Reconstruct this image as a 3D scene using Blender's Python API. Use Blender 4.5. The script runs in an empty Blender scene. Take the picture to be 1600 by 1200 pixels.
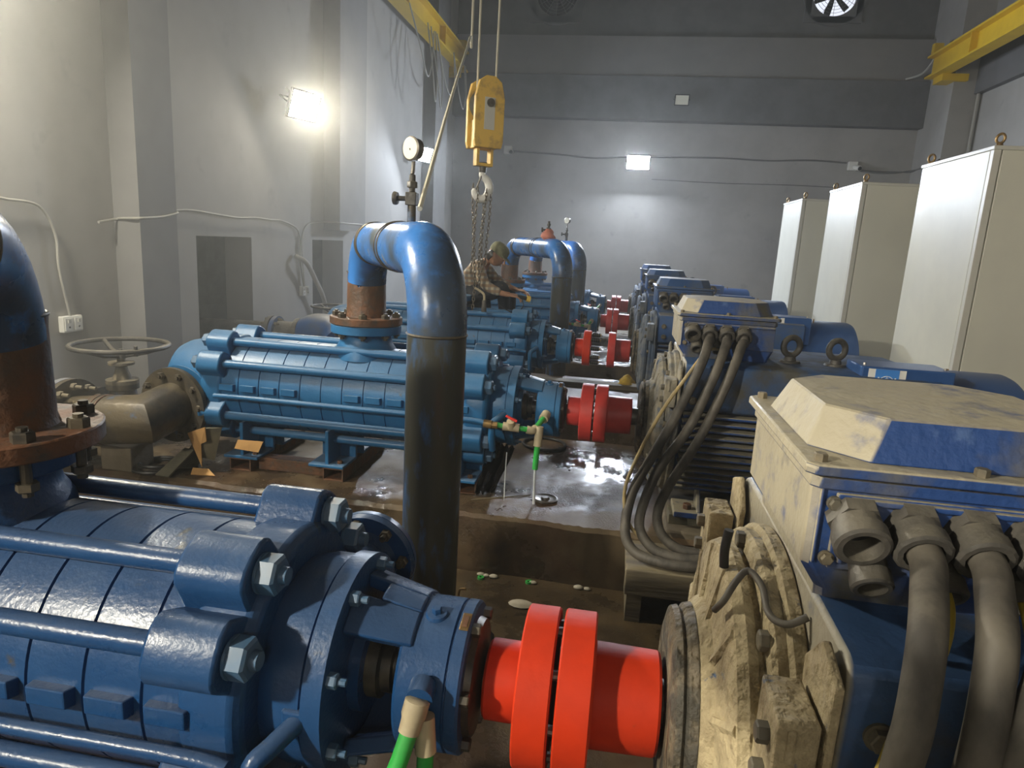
import bpy, math, random
from mathutils import Vector, Matrix
random.seed(7)
sc = bpy.context.scene
COL = sc.collection
PI = math.pi
H = 2.08                                   # eye height above the trench floor (z = 0)
PL, PT, FL = 0.38, 0.48, 0.12              # pump datum, top of the concrete plinths, trench floor

# ------------------------------------------------------------------ camera
cd = bpy.data.cameras.new('camera'); cam = bpy.data.objects.new('camera', cd); COL.objects.link(cam)
cd.sensor_width = 36.0; cd.sensor_fit = 'HORIZONTAL'; cd.lens = 36.0 * 1050.34 / 1600.0
cd.clip_start = 0.05; cd.clip_end = 100
def cam_axes(y, p, r):
    F = Vector((math.sin(y) * math.cos(p), math.cos(y) * math.cos(p), -math.sin(p)))
    R = Vector((math.cos(y), -math.sin(y), 0)); D = F.cross(R)
    return math.cos(r) * R + math.sin(r) * D, -math.sin(r) * R + math.cos(r) * D, F
cr_, cd_, cf_ = cam_axes(-.148627, .208356, -.0567385)
cam.matrix_world = Matrix(((cr_.x, -cd_.x, -cf_.x, 0), (cr_.y, -cd_.y, -cf_.y, 0), (cr_.z, -cd_.z, -cf_.z, H), (0, 0, 0, 1)))
sc.camera = cam

# ------------------------------------------------------------------ world, exposure
w = bpy.data.worlds.new('world'); sc.world = w; w.use_nodes = True
w.node_tree.nodes['Background'].inputs[0].default_value = (0.55, 0.6, 0.7, 1)
w.node_tree.nodes['Background'].inputs[1].default_value = 0.3
sc.view_settings.view_transform = 'Standard'; sc.view_settings.look = 'None'
sc.view_settings.gamma = 1.0; sc.view_settings.use_curve_mapping = False
sc.view_settings.exposure = 0.0
LAMP = {'a': 2600.0, 'b': 900.0, 'c': 230.0, 'd': 950.0, 'back': 1000.0, 'front': 80.0}   # lens radiance of each floodlight
GLARE, GLARE_LEFT = 0.005, 0.065  # densities of the two added volumes that imitate lens glare

# ------------------------------------------------------------------ materials
def pmat(name, c1, c2=None, scale=5, lo=.45, hi=.6, rough=.5, rough2=None, metal=0.0, bump=0.0, bscale=60, dust=None, dlo=.35, dhi=.95, damt=.8, stretch=(1, 1, 1), c3=None, scale3=14, lo3=.55, hi3=.65, spec=.5, coat=0.0, ddir=(0, 0, 1), bdist=.01):
    m = bpy.data.materials.new(name); m.use_nodes = True
    nt = m.node_tree; N = nt.nodes; L = nt.links; b = N['Principled BSDF']
    b.inputs['Roughness'].default_value = rough; b.inputs['Metallic'].default_value = metal
    b.inputs['Specular IOR Level'].default_value = spec; b.inputs['Coat Weight'].default_value = coat
    tc = N.new('ShaderNodeTexCoord'); mp = N.new('ShaderNodeMapping'); mp.inputs['Scale'].default_value = stretch
    L.new(tc.outputs['Object'], mp.inputs['Vector'])
    def ramp(sca, lo, hi, det=6, seed=0):
        n = N.new('ShaderNodeTexNoise'); n.inputs['Scale'].default_value = sca; n.inputs['Detail'].default_value = det; n.inputs['Roughness'].default_value = .62
        if seed:
            a = N.new('ShaderNodeVectorMath'); a.inputs[1].default_value = (seed, seed * 1.7, -seed); L.new(mp.outputs[0], a.inputs[0]); L.new(a.outputs[0], n.inputs['Vector'])
        else: L.new(mp.outputs[0], n.inputs['Vector'])
        r = N.new('ShaderNodeMapRange'); r.inputs[1].default_value = lo; r.inputs[2].default_value = hi; r.clamp = True
        L.new(n.outputs[0], r.inputs[0]); return r.outputs[0]
    def mix(fac, a, bcol):
        x = N.new('ShaderNodeMix'); x.data_type = 'RGBA'
        L.new(fac, x.inputs['Factor'])
        if isinstance(a, tuple): x.inputs[6].default_value = (*a, 1)
        else: L.new(a, x.inputs[6])
        x.inputs[7].default_value = (*bcol, 1)
        return x.outputs[2]
    col = c1
    if c2:
        f = ramp(scale, lo, hi); col = mix(f, c1, c2)
        if rough2 is not None:
            r = N.new('ShaderNodeMapRange'); r.inputs[3].default_value = rough; r.inputs[4].default_value = rough2; L.new(f, r.inputs[0]); L.new(r.outputs[0], b.inputs['Roughness'])
    if c3:
        col = mix(ramp(scale3, lo3, hi3, seed=3.1), col, c3)
    if dust:
        g = N.new('ShaderNodeNewGeometry'); s = N.new('ShaderNodeVectorMath'); s.operation = 'DOT_PRODUCT'; s.inputs[1].default_value = Vector(ddir).normalized(); L.new(g.outputs['Normal'], s.inputs[0])
        r = N.new('ShaderNodeMapRange'); r.inputs[1].default_value = dlo; r.inputs[2].default_value = dhi; r.inputs[4].default_value = damt; r.clamp = True; L.new(s.outputs['Value'], r.inputs[0])
        k = N.new('ShaderNodeMath'); k.operation = 'MULTIPLY'; L.new(r.outputs[0], k.inputs[0]); L.new(ramp(13, .22, .46, seed=7.7), k.inputs[1])
        col = mix(k.outputs[0], col, dust)
    if isinstance(col, tuple): b.inputs['Base Color'].default_value = (*col, 1)
    else: L.new(col, b.inputs['Base Color'])
    if bump:
        n = N.new('ShaderNodeTexNoise'); n.inputs['Scale'].default_value = bscale; n.inputs['Detail'].default_value = 4; L.new(mp.outputs[0], n.inputs['Vector'])
        bn = N.new('ShaderNodeBump'); bn.inputs['Strength'].default_value = bump; bn.inputs['Distance'].default_value = bdist; L.new(n.outputs[0], bn.inputs['Height']); L.new(bn.outputs[0], b.inputs['Normal'])
    return m
def emat(name, c, s):
    m = bpy.data.materials.new(name); m.use_nodes = True; nt = m.node_tree
    e = nt.nodes.new('ShaderNodeEmission'); e.inputs[0].default_value = (*c, 1); e.inputs[1].default_value = s
    nt.links.new(e.outputs[0], nt.nodes['Material Output'].inputs[0]); return m

DUST = (.345, .305, .215)
M = {}
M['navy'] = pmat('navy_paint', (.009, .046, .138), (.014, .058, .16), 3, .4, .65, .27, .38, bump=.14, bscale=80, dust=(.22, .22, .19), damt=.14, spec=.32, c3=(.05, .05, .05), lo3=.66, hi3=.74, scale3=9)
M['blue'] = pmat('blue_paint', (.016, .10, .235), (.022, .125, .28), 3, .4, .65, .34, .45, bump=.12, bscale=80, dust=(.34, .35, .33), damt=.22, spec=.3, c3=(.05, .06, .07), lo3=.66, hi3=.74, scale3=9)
M['blueback'] = pmat('far_blue_paint', (.035, .14, .31), (.05, .19, .38), 3, .4, .65, .35, .45, bump=.15, bscale=55, dust=(.34, .35, .33), damt=.4)
M['riser'] = pmat('grimy_dark_sided_riser_paint', (.045, .17, .46), (.05, .06, .06), 1.6, .48, .66, .28, .42, bump=.15, bscale=25, c3=(.13, .12, .085), scale3=5, lo3=.60, hi3=.70, stretch=(1, 1, .35), dust=(.045, .046, .038), ddir=(.75, -.65, 0), dlo=-.75, dhi=-.25, damt=1)  # right, camera-facing side coloured darker, over random grime blotches
M['pipe'] = pmat('blue_pipe_paint', (.04, .18, .52), (.05, .06, .06), 1.5, .50, .66, .26, .40, bump=.15, bscale=25, c3=(.30, .27, .19), scale3=6, lo3=.63, hi3=.70, dust=(.035, .05, .075), ddir=(.85, -.5, 0), dlo=.1, dhi=.75, damt=.95)  # right-hand side of the bend coloured dark navy
M['rust'] = pmat('rusty_steel', (.075, .04, .022), (.15, .06, .025), 7, .4, .65, .5, .75, bump=.5, bscale=40, c3=(.06, .045, .035), lo3=.5, hi3=.65)
M['rustpipe'] = pmat('stained_steel_pipe', (.10, .08, .05), (.04, .036, .032), 3, .42, .6, .38, .6, metal=.25, bump=.3, bscale=30, c3=(.05, .12, .25), scale3=4, lo3=.58, hi3=.68)
M['red'] = pmat('red_paint', (.52, .033, .007), (.43, .028, .007), 4, .4, .6, .5, .6, spec=.22, bump=.12, bscale=30, c3=(.12, .05, .03), scale3=10, lo3=.68, hi3=.74)
M['redfar'] = pmat('crimson_paint', (.58, .05, .04), (.45, .04, .035), 4, .4, .6, .42, .5)
M['motor'] = pmat('dusty_motor_paint', (.015, .052, .19), (.10, .095, .075), 4, .46, .64, .48, .75, bump=.35, bscale=45, dust=DUST, damt=.95, dlo=.25, dhi=.6, ddir=(-.75, 0, .66), c3=(.05, .10, .25), scale3=12, lo3=.6, hi3=.68)
M['frame'] = pmat('grimy_frame_paint', (.028, .07, .17), (.06, .058, .05), 3.5, .45, .64, .5, .75, bump=.3, bscale=45, dust=DUST, ddir=(-.95, 0, .3), damt=.9, dlo=.5, dhi=.8, c3=(.05, .10, .22), scale3=9, lo3=.62, hi3=.7)
M['motorfar'] = pmat('motor_paint', (.025, .075, .21), (.05, .08, .15), 4, .45, .6, .42, .55, dust=DUST, damt=.5, dlo=.6, dhi=.98)
M['dusty'] = pmat('dust_caked_casting', (.42, .345, .205), (.21, .165, .095), 7, .42, .66, .85, .9, bump=1.0, bscale=24, bdist=.03, c3=(.05, .085, .16), scale3=11, lo3=.63, hi3=.68)
M['dustgrey'] = pmat('grey_dusty_casting', (.30, .265, .19), (.12, .12, .115), 6, .42, .64, .8, .9, bump=.8, bscale=26, bdist=.02, c3=(.05, .09, .17), scale3=9, lo3=.58, hi3=.66)
M['dustfar'] = pmat('blue_dusty_casting', (.15, .16, .165), (.06, .09, .15), 6, .42, .64, .7, .8, bump=.5, bscale=26)
M['grease'] = pmat('greasy_cap', (.17, .135, .085), (.045, .04, .03), 11, .4, .6, .6, .8, bump=1.0, bscale=22, bdist=.04)
M['gland'] = pmat('dirty_gland', (.075, .068, .058), (.035, .033, .03), 8, .42, .6, .5, .7, bump=.4, bscale=40, dust=DUST, damt=.2)
M['cable'] = pmat('dusty_cable', (.10, .088, .07), (.045, .04, .034), 9, .42, .62, .6, .7, bump=.15, bscale=40, stretch=(1, 1, .5))
M['black'] = pmat('black_rubber', (.015, .015, .015), rough=.45)
M['dark'] = pmat('dark_interior', (.012, .012, .014), rough=.8)
M['steel'] = pmat('dull_steel', (.28, .27, .25), (.16, .14, .12), 9, .4, .6, .35, .5, metal=.8)
M['boltblue'] = pmat('painted_bolt', (.05, .12, .22), (.08, .13, .2), 9, .4, .6, .35)
M['boltdark'] = pmat('oily_bolt', (.05, .045, .04), (.12, .10, .07), 12, .4, .6, .4, metal=.4)
M['boltdusty'] = pmat('dusty_bolt', (.17, .14, .09), (.09, .08, .06), 12, .4, .6, .7)
M['wall'] = pmat('grey_wall_paint', (.37, .36, .34), (.33, .32, .30), 1.6, .4, .62, .8, bump=.1, bscale=16, c3=(.28, .27, .26), scale3=3.5, lo3=.62, hi3=.75)
M['walldark'] = pmat('dark_grey_paint', (.155, .152, .148), (.135, .133, .13), 2, .4, .6, .8, bump=.1, bscale=14)
M['wallmid'] = pmat('mid_grey_paint', (.24, .23, .22), (.22, .213, .205), 2, .4, .6, .8, bump=.1, bscale=14)
M['band'] = pmat('grey_beam_paint', (.15, .15, .155), (.125, .125, .13), 2, .4, .6, .65, bump=.1, bscale=14)
M['pillar'] = pmat('pillar_paint', (.23, .228, .225), (.20, .198, .195), 2, .4, .6, .75, bump=.12, bscale=14)
M['cab'] = pmat('cabinet_grey', (.58, .57, .49), (.55, .54, .47), 2, .4, .6, .38, .45, spec=.4)
M['cabedge'] = pmat('cabinet_edge', (.5, .49, .44), rough=.4)
M['yellow'] = pmat('yellow_crane_paint', (.74, .50, .02), (.66, .43, .02), 2, .4, .6, .45)
M['hoist'] = pmat('worn_yellow_paint', (.66, .42, .07), (.30, .19, .06), 6, .5, .68, .55, bump=.2, bscale=30)
M['chain'] = pmat('chain_steel', (.16, .14, .11), (.09, .07, .05), 20, .4, .6, .45, metal=.6)
M['white'] = pmat('white_plastic', (.72, .71, .66), rough=.45)
M['dial'] = pmat('dial_face', (.78, .76, .62), rough=.3)
M['brass'] = pmat('brass', (.35, .22, .08), (.18, .12, .06), 12, .4, .6, .4, metal=.7)
M['green'] = pmat('green_pipe', (.03, .38, .06), (.05, .30, .07), 6, .4, .6, .35)
M['tan'] = pmat('tan_fitting', (.46, .39, .25), (.36, .30, .2), 8, .4, .6, .5)
M['redplastic'] = pmat('red_handle', (.7, .04, .03), rough=.4)
M['wood'] = pmat('old_timber', (.20, .165, .10), (.12, .10, .07), 5, .4, .6, .8, bump=.4, bscale=20, stretch=(.3, 3, 3))
M['card'] = pmat('torn_cardboard', (.46, .26, .09), (.36, .20, .07), 4, .4, .6, .8)
M['brick'] = pmat('dark_brick', (.10, .11, .12), (.14, .15, .16), 4, .4, .6, .85, bump=.3, bscale=10)
M['ropem'] = pmat('pale_rope', (.55, .52, .42), rough=.8)
M['thinwire'] = pmat('tan_wire', (.42, .31, .12), (.3, .24, .13), 9, .4, .6, .6)
M['yelwire'] = pmat('yellow_green_wire', (.50, .36, .04), rough=.5)
M['conduit'] = pmat('pale_conduit', (.40, .39, .35), rough=.6)
M['skin'] = pmat('skin', (.33, .17, .10), rough=.5)
M['cap'] = pmat('olive_cap', (.13, .13, .07), (.17, .165, .09), 20, .4, .6, .8)
M['trouser'] = pmat('black_cloth', (.015, .016, .02), rough=.8)
M['rag'] = pmat('salmon_cloth', (.55, .20, .14), (.45, .15, .10), 9, .4, .6, .85, bump=.6, bscale=24)
M['clothyel'] = pmat('yellow_cloth', (.6, .40, .04), (.5, .33, .05), 9, .4, .6, .8)
M['scrap'] = pmat('scrap_steel', (.09, .085, .06), (.16, .14, .09), 6, .4, .6, .6, bump=.3, bscale=20)
M['stone'] = pmat('pale_stone', (.42, .38, .30), (.3, .27, .2), 9, .4, .6, .8)
M['bluepl'] = pmat('blue_cover_plate', (.02, .07, .22), (.03, .085, .24), 4, .4, .6, .35)
M['stickw'] = pmat('sticker_white', (.75, .74, .70), rough=.5)
M['stickb'] = pmat('sticker_blue', (.05, .22, .62), rough=.5)
def shirt_mat():
    m = pmat('plaid_shirt', (.30, .25, .17), rough=.85); nt = m.node_tree; N = nt.nodes; L = nt.links
    tc = N.new('ShaderNodeTexCoord'); prev = None
    for d in ('X', 'Z'):
        wv = N.new('ShaderNodeTexWave'); wv.bands_direction = d; wv.inputs['Scale'].default_value = 5.5; wv.inputs['Distortion'].default_value = .6; L.new(tc.outputs['Object'], wv.inputs['Vector'])
        r = N.new('ShaderNodeMapRange'); r.inputs[1].default_value = .35; r.inputs[2].default_value = .6; r.inputs[4].default_value = .75; L.new(wv.outputs[1], r.inputs[0])
        x = N.new('ShaderNodeMix'); x.data_type = 'RGBA'; L.new(r.outputs[0], x.inputs['Factor'])
        if prev is None: x.inputs[6].default_value = (.42, .36, .26, 1)
        else: L.new(prev, x.inputs[6])
        x.inputs[7].default_value = (.14, .13, .13, 1) if d == 'X' else (.22, .13, .07, 1); prev = x.outputs[2]
    L.new(prev, N['Principled BSDF'].inputs['Base Color']); return m
M['shirt'] = shirt_mat()
def wet_mat(name, dry, stain, wet, sc_p, lo, hi):
    m = bpy.data.materials.new(name); m.use_nodes = True; nt = m.node_tree; N = nt.nodes; L = nt.links; b = N['Principled BSDF']
    tc = N.new('ShaderNodeTexCoord')
    def nz(s, lo, hi, det=6, off=0):
        a = N.new('ShaderNodeVectorMath'); a.inputs[1].default_value = (off, off, off); L.new(tc.outputs['Object'], a.inputs[0])
        n = N.new('ShaderNodeTexNoise'); n.inputs['Scale'].default_value = s; n.inputs['Detail'].default_value = det; n.inputs['Roughness'].default_value = .65; L.new(a.outputs[0], n.inputs['Vector'])
        r = N.new('ShaderNodeMapRange'); r.inputs[1].default_value = lo; r.inputs[2].default_value = hi; r.clamp = True; L.new(n.outputs[0], r.inputs[0]); return r.outputs[0], n.outputs[0]
    pf, _ = nz(sc_p, lo, hi, 7); sf, _ = nz(2.2, .42, .62, 8, 4.4); _, fine = nz(75, 0, 1, 5, 2.2)
    x = N.new('ShaderNodeMix'); x.data_type = 'RGBA'; L.new(sf, x.inputs['Factor']); x.inputs[6].default_value = (*dry, 1); x.inputs[7].default_value = (*stain, 1)
    y = N.new('ShaderNodeMix'); y.data_type = 'RGBA'; L.new(pf, y.inputs['Factor']); L.new(x.outputs[2], y.inputs[6]); y.inputs[7].default_value = (*wet, 1)
    L.new(y.outputs[2], b.inputs['Base Color'])
    r = N.new('ShaderNodeMapRange'); r.inputs[3].default_value = .58; r.inputs[4].default_value = .06; L.new(pf, r.inputs[0]); L.new(r.outputs[0], b.inputs['Roughness'])
    rf, _ = nz(2.6, .47, .56, 5, 9.1)
    s = N.new('ShaderNodeMapRange'); s.inputs[3].default_value = .07; s.inputs[4].default_value = .6; L.new(rf, s.inputs[0])
    bn = N.new('ShaderNodeBump'); bn.inputs['Distance'].default_value = .012; L.new(s.outputs[0], bn.inputs['Strength']); L.new(fine, bn.inputs['Height']); L.new(bn.outputs[0], b.inputs['Normal'])
    b.inputs['Specular IOR Level'].default_value = .4
    return m
M['floor'] = wet_mat('wet_floor', (.11, .075, .035), (.05, .034, .018), (.03, .022, .014), 1.1, .45, .6)
M['plinth'] = wet_mat('wet_concrete', (.115, .083, .045), (.07, .038, .018), (.035, .026, .018), 1.0, .46, .60)
M['plinthdry'] = pmat('stained_concrete', (.16, .13, .09), (.10, .08, .05), 2.5, .4, .6, .8, bump=.4, bscale=25)
M['water'] = None
def water_mat():
    m = bpy.data.materials.new('water'); m.use_nodes = True; b = m.node_tree.nodes['Principled BSDF']
    b.inputs['Base Color'].default_value = (.9, .93, .95, 1); b.inputs['Roughness'].default_value = .05; b.inputs['Transmission Weight'].default_value = .45; b.inputs['IOR'].default_value = 1.33
    return m
M['water'] = water_mat()
WARM, COOL = (1.0, .93, .76), (.80, .88, 1.0)
for k_, c_ in (('a', WARM), ('b', WARM), ('c', WARM), ('d', COOL), ('back', COOL), ('front', (1.0, .96, .86))): M['lens_' + k_] = emat('lit_lens_' + k_, c_, LAMP[k_])
M['daylight'] = emat('daylight_behind_fan', (.86, .90, 1.0), 1.1)

# ------------------------------------------------------------------ mesh building
def crom(pts, k=8, closed=False):
    P = [Vector(p) for p in pts]; n = len(P); out = []
    rng = range(n if closed else n - 1)
    for i in rng:
        if closed: a, b, c, d = P[(i - 1) % n], P[i], P[(i + 1) % n], P[(i + 2) % n]
        else: a, b, c, d = P[max(i - 1, 0)], P[i], P[i + 1], P[min(i + 2, n - 1)]
        for j in range(k):
            t = j / k
            out.append(.5 * ((2 * b) + (c - a) * t + (2 * a - 5 * b + 4 * c - d) * t * t + (3 * b - a - 3 * c + d) * t ** 3))
    if not closed: out.append(P[-1])
    return out
def basis(d):
    d = Vector(d).normalized(); u = Vector((0, 0, 1)) if abs(d.z) < .9 else Vector((1, 0, 0))
    a = d.cross(u).normalized(); return d, a, d.cross(a)
class MB:
    def __init__(s): s.v = []; s.f = []
    def add(s, vs, fs):
        o = len(s.v); s.v += [tuple(x) for x in vs]; s.f += [tuple(i + o for i in f) for f in fs]; return s
    def box(s, c, d, rot=None):
        c = Vector(c); d = Vector(d) / 2; R = rot if rot is not None else Matrix.Identity(3)
        vs = [c + R @ Vector((x * d.x, y * d.y, z * d.z)) for x in (-1, 1) for y in (-1, 1) for z in (-1, 1)]
        return s.add(vs, [(0, 1, 3, 2), (4, 6, 7, 5), (0, 4, 5, 1), (2, 3, 7, 6), (0, 2, 6, 4), (1, 5, 7, 3)])
    def b2(s, a, b): return s.box([(x + y) / 2 for x, y in zip(a, b)], [abs(y - x) for x, y in zip(a, b)])
    def lathe(s, prof, p0, ax, n=32, a0=0, a1=2 * PI, close=False):
        d, u, w_ = basis(ax); p0 = Vector(p0); full = abs(a1 - a0 - 2 * PI) < 1e-6; m = n if full else n + 1
        vs = []
        for (t, r) in prof:
            for i in range(m):
                a = a0 + (a1 - a0) * i / n; vs.append(p0 + d * t + (u * math.cos(a) + w_ * math.sin(a)) * r)
        fs = []; K = len(prof)
        for k in range(K if close else K - 1):
            for i in range(n):
                j = (i + 1) % m; q = (k + 1) % K
                fs.append((k * m + i, k * m + j, q * m + j, q * m + i))
        if not close and full:
            if prof[0][1] > 1e-6: fs.append(tuple(range(m - 1, -1, -1)))
            if prof[-1][1] > 1e-6: fs.append(tuple((K - 1) * m + i for i in range(m)))
        return s.add(vs, fs)
    def cyl(s, p0, p1, r0, r1=None, n=24):
        d = Vector(p1) - Vector(p0); return s.lathe([(0, r0), (d.length, r1 if r1 is not None else r0)], p0, d, n)
    def hexb(s, p, ax, r, h): return s.lathe([(0, r), (h * .85, r), (h, r * .86)], p, ax, 6)
    def ring(s, p, ax, ro, ri, h, n=32): return s.lathe([(0, ri), (0, ro), (h, ro), (h, ri)], p, ax, n, close=True)
    def torus(s, c, ax, R, r, n=32, k=10): return s.lathe([(r * math.sin(2 * PI * i / k), R + r * math.cos(2 * PI * i / k)) for i in range(k)], c, ax, n, close=True)
    def tube(s, pts, r, n=12, closed=False, caps=True):
        P = [Vector(p) for p in pts]; K = len(P); rs = r if isinstance(r, (list, tuple)) else [r] * K
        T = []
        for i in range(K):
            a = P[(i - 1) % K] if closed or i > 0 else P[i]; b = P[(i + 1) % K] if closed or i < K - 1 else P[i]
            T.append((b - a).normalized())
        _, u, w_ = basis(T[0]); vs = []
        for i in range(K):
            u = (u - T[i] * u.dot(T[i])).normalized(); w_ = T[i].cross(u)
            for j in range(n):
                a = 2 * PI * j / n; vs.append(P[i] + (u * math.cos(a) + w_ * math.sin(a)) * rs[i])
        fs = []
        for i in range(K if closed else K - 1):
            for j in range(n):
                k = (j + 1) % n; q = (i + 1) % K; fs.append((i * n + j, i * n + k, q * n + k, q * n + j))
        if caps and not closed:
            fs.append(tuple(range(n - 1, -1, -1))); fs.append(tuple((K - 1) * n + j for j in range(n)))
        return s.add(vs, fs)
    def prism(s, poly, off):
        off = Vector(off); n = len(poly); P = [Vector(p) for p in poly]
        vs = P + [p + off for p in P]
        fs = [tuple(range(n - 1, -1, -1)), tuple(range(n, 2 * n))] + [(i, (i + 1) % n, n + (i + 1) % n, n + i) for i in range(n)]
        return s.add(vs, fs)
    def loft(s, loops):
        n = len(loops[0]); vs = [p for l in loops for p in l]; K = len(loops)
        fs = [(k * n + i, k * n + (i + 1) % n, (k + 1) * n + (i + 1) % n, (k + 1) * n + i) for k in range(K - 1) for i in range(n)]
        fs += [tuple(range(n - 1, -1, -1)), tuple((K - 1) * n + i for i in range(n))]
        return s.add(vs, fs)
    def build(s, name, mat, parent=None, ang=35, bevel=0, seg=2, rec=True):
        me = bpy.data.meshes.new(name); me.from_pydata(s.v, [], s.f); me.materials.append(M[mat] if isinstance(mat, str) else mat)
        if rec:
            import bmesh
            bm = bmesh.new(); bm.from_mesh(me); bmesh.ops.recalc_face_normals(bm, faces=bm.faces); bm.to_mesh(me); bm.free()
        if ang:
            me.shade_smooth(); me.set_sharp_from_angle(angle=math.radians(ang))
        o = bpy.data.objects.new(name, me); COL.objects.link(o)
        if parent is not None: o.parent = parent
        if bevel:
            b = o.modifiers.new('bevel', 'BEVEL'); b.width = bevel; b.segments = seg; b.limit_method = 'ANGLE'; b.angle_limit = math.radians(40); b.harden_normals = False
        return o
def tag(o, label, cat, group=None, kind=None):
    o['label'] = label; o['category'] = cat
    if group: o['group'] = group
    if kind: o['kind'] = kind
    return o
def empty(name, loc, label, cat, group=None, rot=(0, 0, 0)):
    o = bpy.data.objects.new(name, None); COL.objects.link(o); o.location = loc; o.rotation_euler = rot; o.empty_display_size = .1
    return tag(o, label, cat, group)
def structure(o, label=None):
    o['kind'] = 'structure'
    if label: o['label'] = label
    return o
def kids(o): return list(o.children)
def copy_tree(o, parent=None):
    c = o.copy(); COL.objects.link(c)
    if parent is not None: c.parent = parent
    for ch in kids(o): copy_tree(ch, c)
    return c
def pol(R, deg, x=0, zc=0, yc=0):          # point round the x axis: 0 deg faces the camera side (-y), 90 deg is up
    a = math.radians(deg); return Vector((x, yc - R * math.cos(a), zc + R * math.sin(a)))
def skin(name, joints, edges, mat, parent, levels=2, root=0):
    me = bpy.data.meshes.new(name); me.from_pydata([j[0] for j in joints], edges, []); o = bpy.data.objects.new(name, me); COL.objects.link(o)
    md = o.modifiers.new('skin', 'SKIN'); md.use_smooth_shade = True
    sv = me.skin_vertices[0].data
    for i, j in enumerate(joints):
        r = j[1]; sv[i].radius = r if isinstance(r, tuple) else (r, r); sv[i].use_root = (i == root)
    s = o.modifiers.new('sub', 'SUBSURF'); s.levels = levels; s.render_levels = levels
    me.materials.append(M[mat]); o.parent = parent; return o
# ------------------------------------------------------------------ the hall
XL, YB, XR, YF, ZC = -4.03, 15.8, 6.3, -4.5, 8.4
def sbox(name, a, b, mat, bevel=0):
    return structure(MB().b2(a, b).build(name, mat, None, ang=0, bevel=bevel))
sbox('floor', (-7, YF, -.3), (XR + .3, YB + .3, FL), 'floor')
sbox('ceiling', (-7, YF, ZC), (XR + .3, YB + .3, ZC + .3), 'walldark')
wl = MB(); T = .32                                     # left wall with its two openings
segs = [(YF, 6.01), (7.0, 8.5), (9.5, YB)]
for a, b in segs: wl.b2((XL - T, a, 0), (XL, b, ZC))
for a, b, z in ((6.01, 7.0, 1.968), (8.5, 9.5, 1.96)): wl.b2((XL - T, a, z), (XL, b, ZC))
structure(wl.build('wall_left', 'wall', None, ang=0))
br = MB(); br.b2((-6.3, 4.5, 0), (-6.0, 11.5, 3.2)); br.b2((-6.0, 4.5, 0), (XL - T, 4.8, 3.2)); br.b2((-6.0, 11.2, 0), (XL - T, 11.5, 3.2)); br.b2((-6.3, 4.5, 3.2), (XL - T, 11.5, 3.4))
for z in (.45, .9, 1.35, 1.8): br.b2((-6.0, 4.8, z), (-5.985, 11.2, z + .02))
structure(br.build('wall_passage', 'brick', None, ang=0))
sbox('pillar_first', (XL, 4.95, 0), (-3.8, 5.41, ZC), 'pillar')
sbox('pillar_second', (XL, 8.85, 2.1), (-3.8, 9.77, ZC), 'pillar')
sbox('pillar_third', (XL, 13.4, 0), (-3.8, 14.3, ZC), 'pillar')
sbox('wall_back', (XL - T, YB, 0), (XR + .3, YB + .3, 4.83), 'wall')
sbox('trim_1', (XL, YB - .25, 4.79), (5.8, YB + .3, 5.68), 'band', .01)
sbox('trim_2', (XL, YB - .16, 5.68), (5.8, YB + .3, 6.48), 'wallmid')
wb = MB(); FANS = ((-1.85, 7.32), (3.81, 7.36)); FR = .44
ys = (YB - .02, YB + .3)
xs = [XL - T] + [v for f in FANS for v in (f[0] - FR - .05, f[0] + FR + .05)] + [XR + .3]
for i in range(0, len(xs), 2): wb.b2((xs[i], ys[0], 6.48), (xs[i + 1], ys[1], ZC))
for fx, fz in FANS:
    wb.b2((fx - FR - .05, ys[0], 6.48), (fx + FR + .05, ys[1], fz - FR - .05)); wb.b2((fx - FR - .05, ys[0], fz + FR + .05), (fx + FR + .05, ys[1], ZC))
structure(wb.build('wall_back_upper', 'walldark', None, ang=0))
sbox('wall_right', (XR, YF, 0), (XR + .3, YB, ZC), 'wall')
sbox('trim_3', (XR - .12, YF, 5.23), (XR, 14.5, 6.0), 'band')
sbox('pillar_corner', (5.8, 14.5, 0), (XR, YB, ZC), 'wall')
sbox('pillar_right', (5.95, 9.9, 0), (XR, 10.6, ZC), 'wall')
sbox('wall_front', (-7, YF - .3, 0), (XR + .3, YF, ZC), 'wall')
# concrete plinths, one for each pump set, with uneven edges
def plinth(name, y0, y1, x0=-3.75, x1=2.55):
    n = 220; vs = []; rows = []
    for k in range(n + 1):
        x = x0 + (x1 - x0) * k / n; e = random.uniform(-.003, .003) + .012 * math.sin(x * 3.1 + y0) + .006 * math.sin(x * 11.7)
        rows.append([(x, y0 + e * .6, 0), (x, y0 + e, PT - .02 + e * .3), (x, y0 + .03 + e, PT + random.uniform(-.004, .004)), (x, y1 - .03, PT), (x, y1, PT - .02), (x, y1, 0)])
    m = MB(); m.loft(rows); return structure(m.build(name, 'plinth', None, ang=20))
for i in range(5): plinth(('plinth_first', 'plinth_second', 'plinth_third', 'plinth_fourth', 'plinth_fifth')[i], 3.67 + 2.8 * (i - 1) - (.1 if i == 0 else 0), 5.48 + 2.8 * (i - 1) - (.25 if i == 0 else 0))

sbox('plinth_cabinets', (2.60, 5.4, 0), (3.55, 12.6, PL), 'plinthdry')

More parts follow.
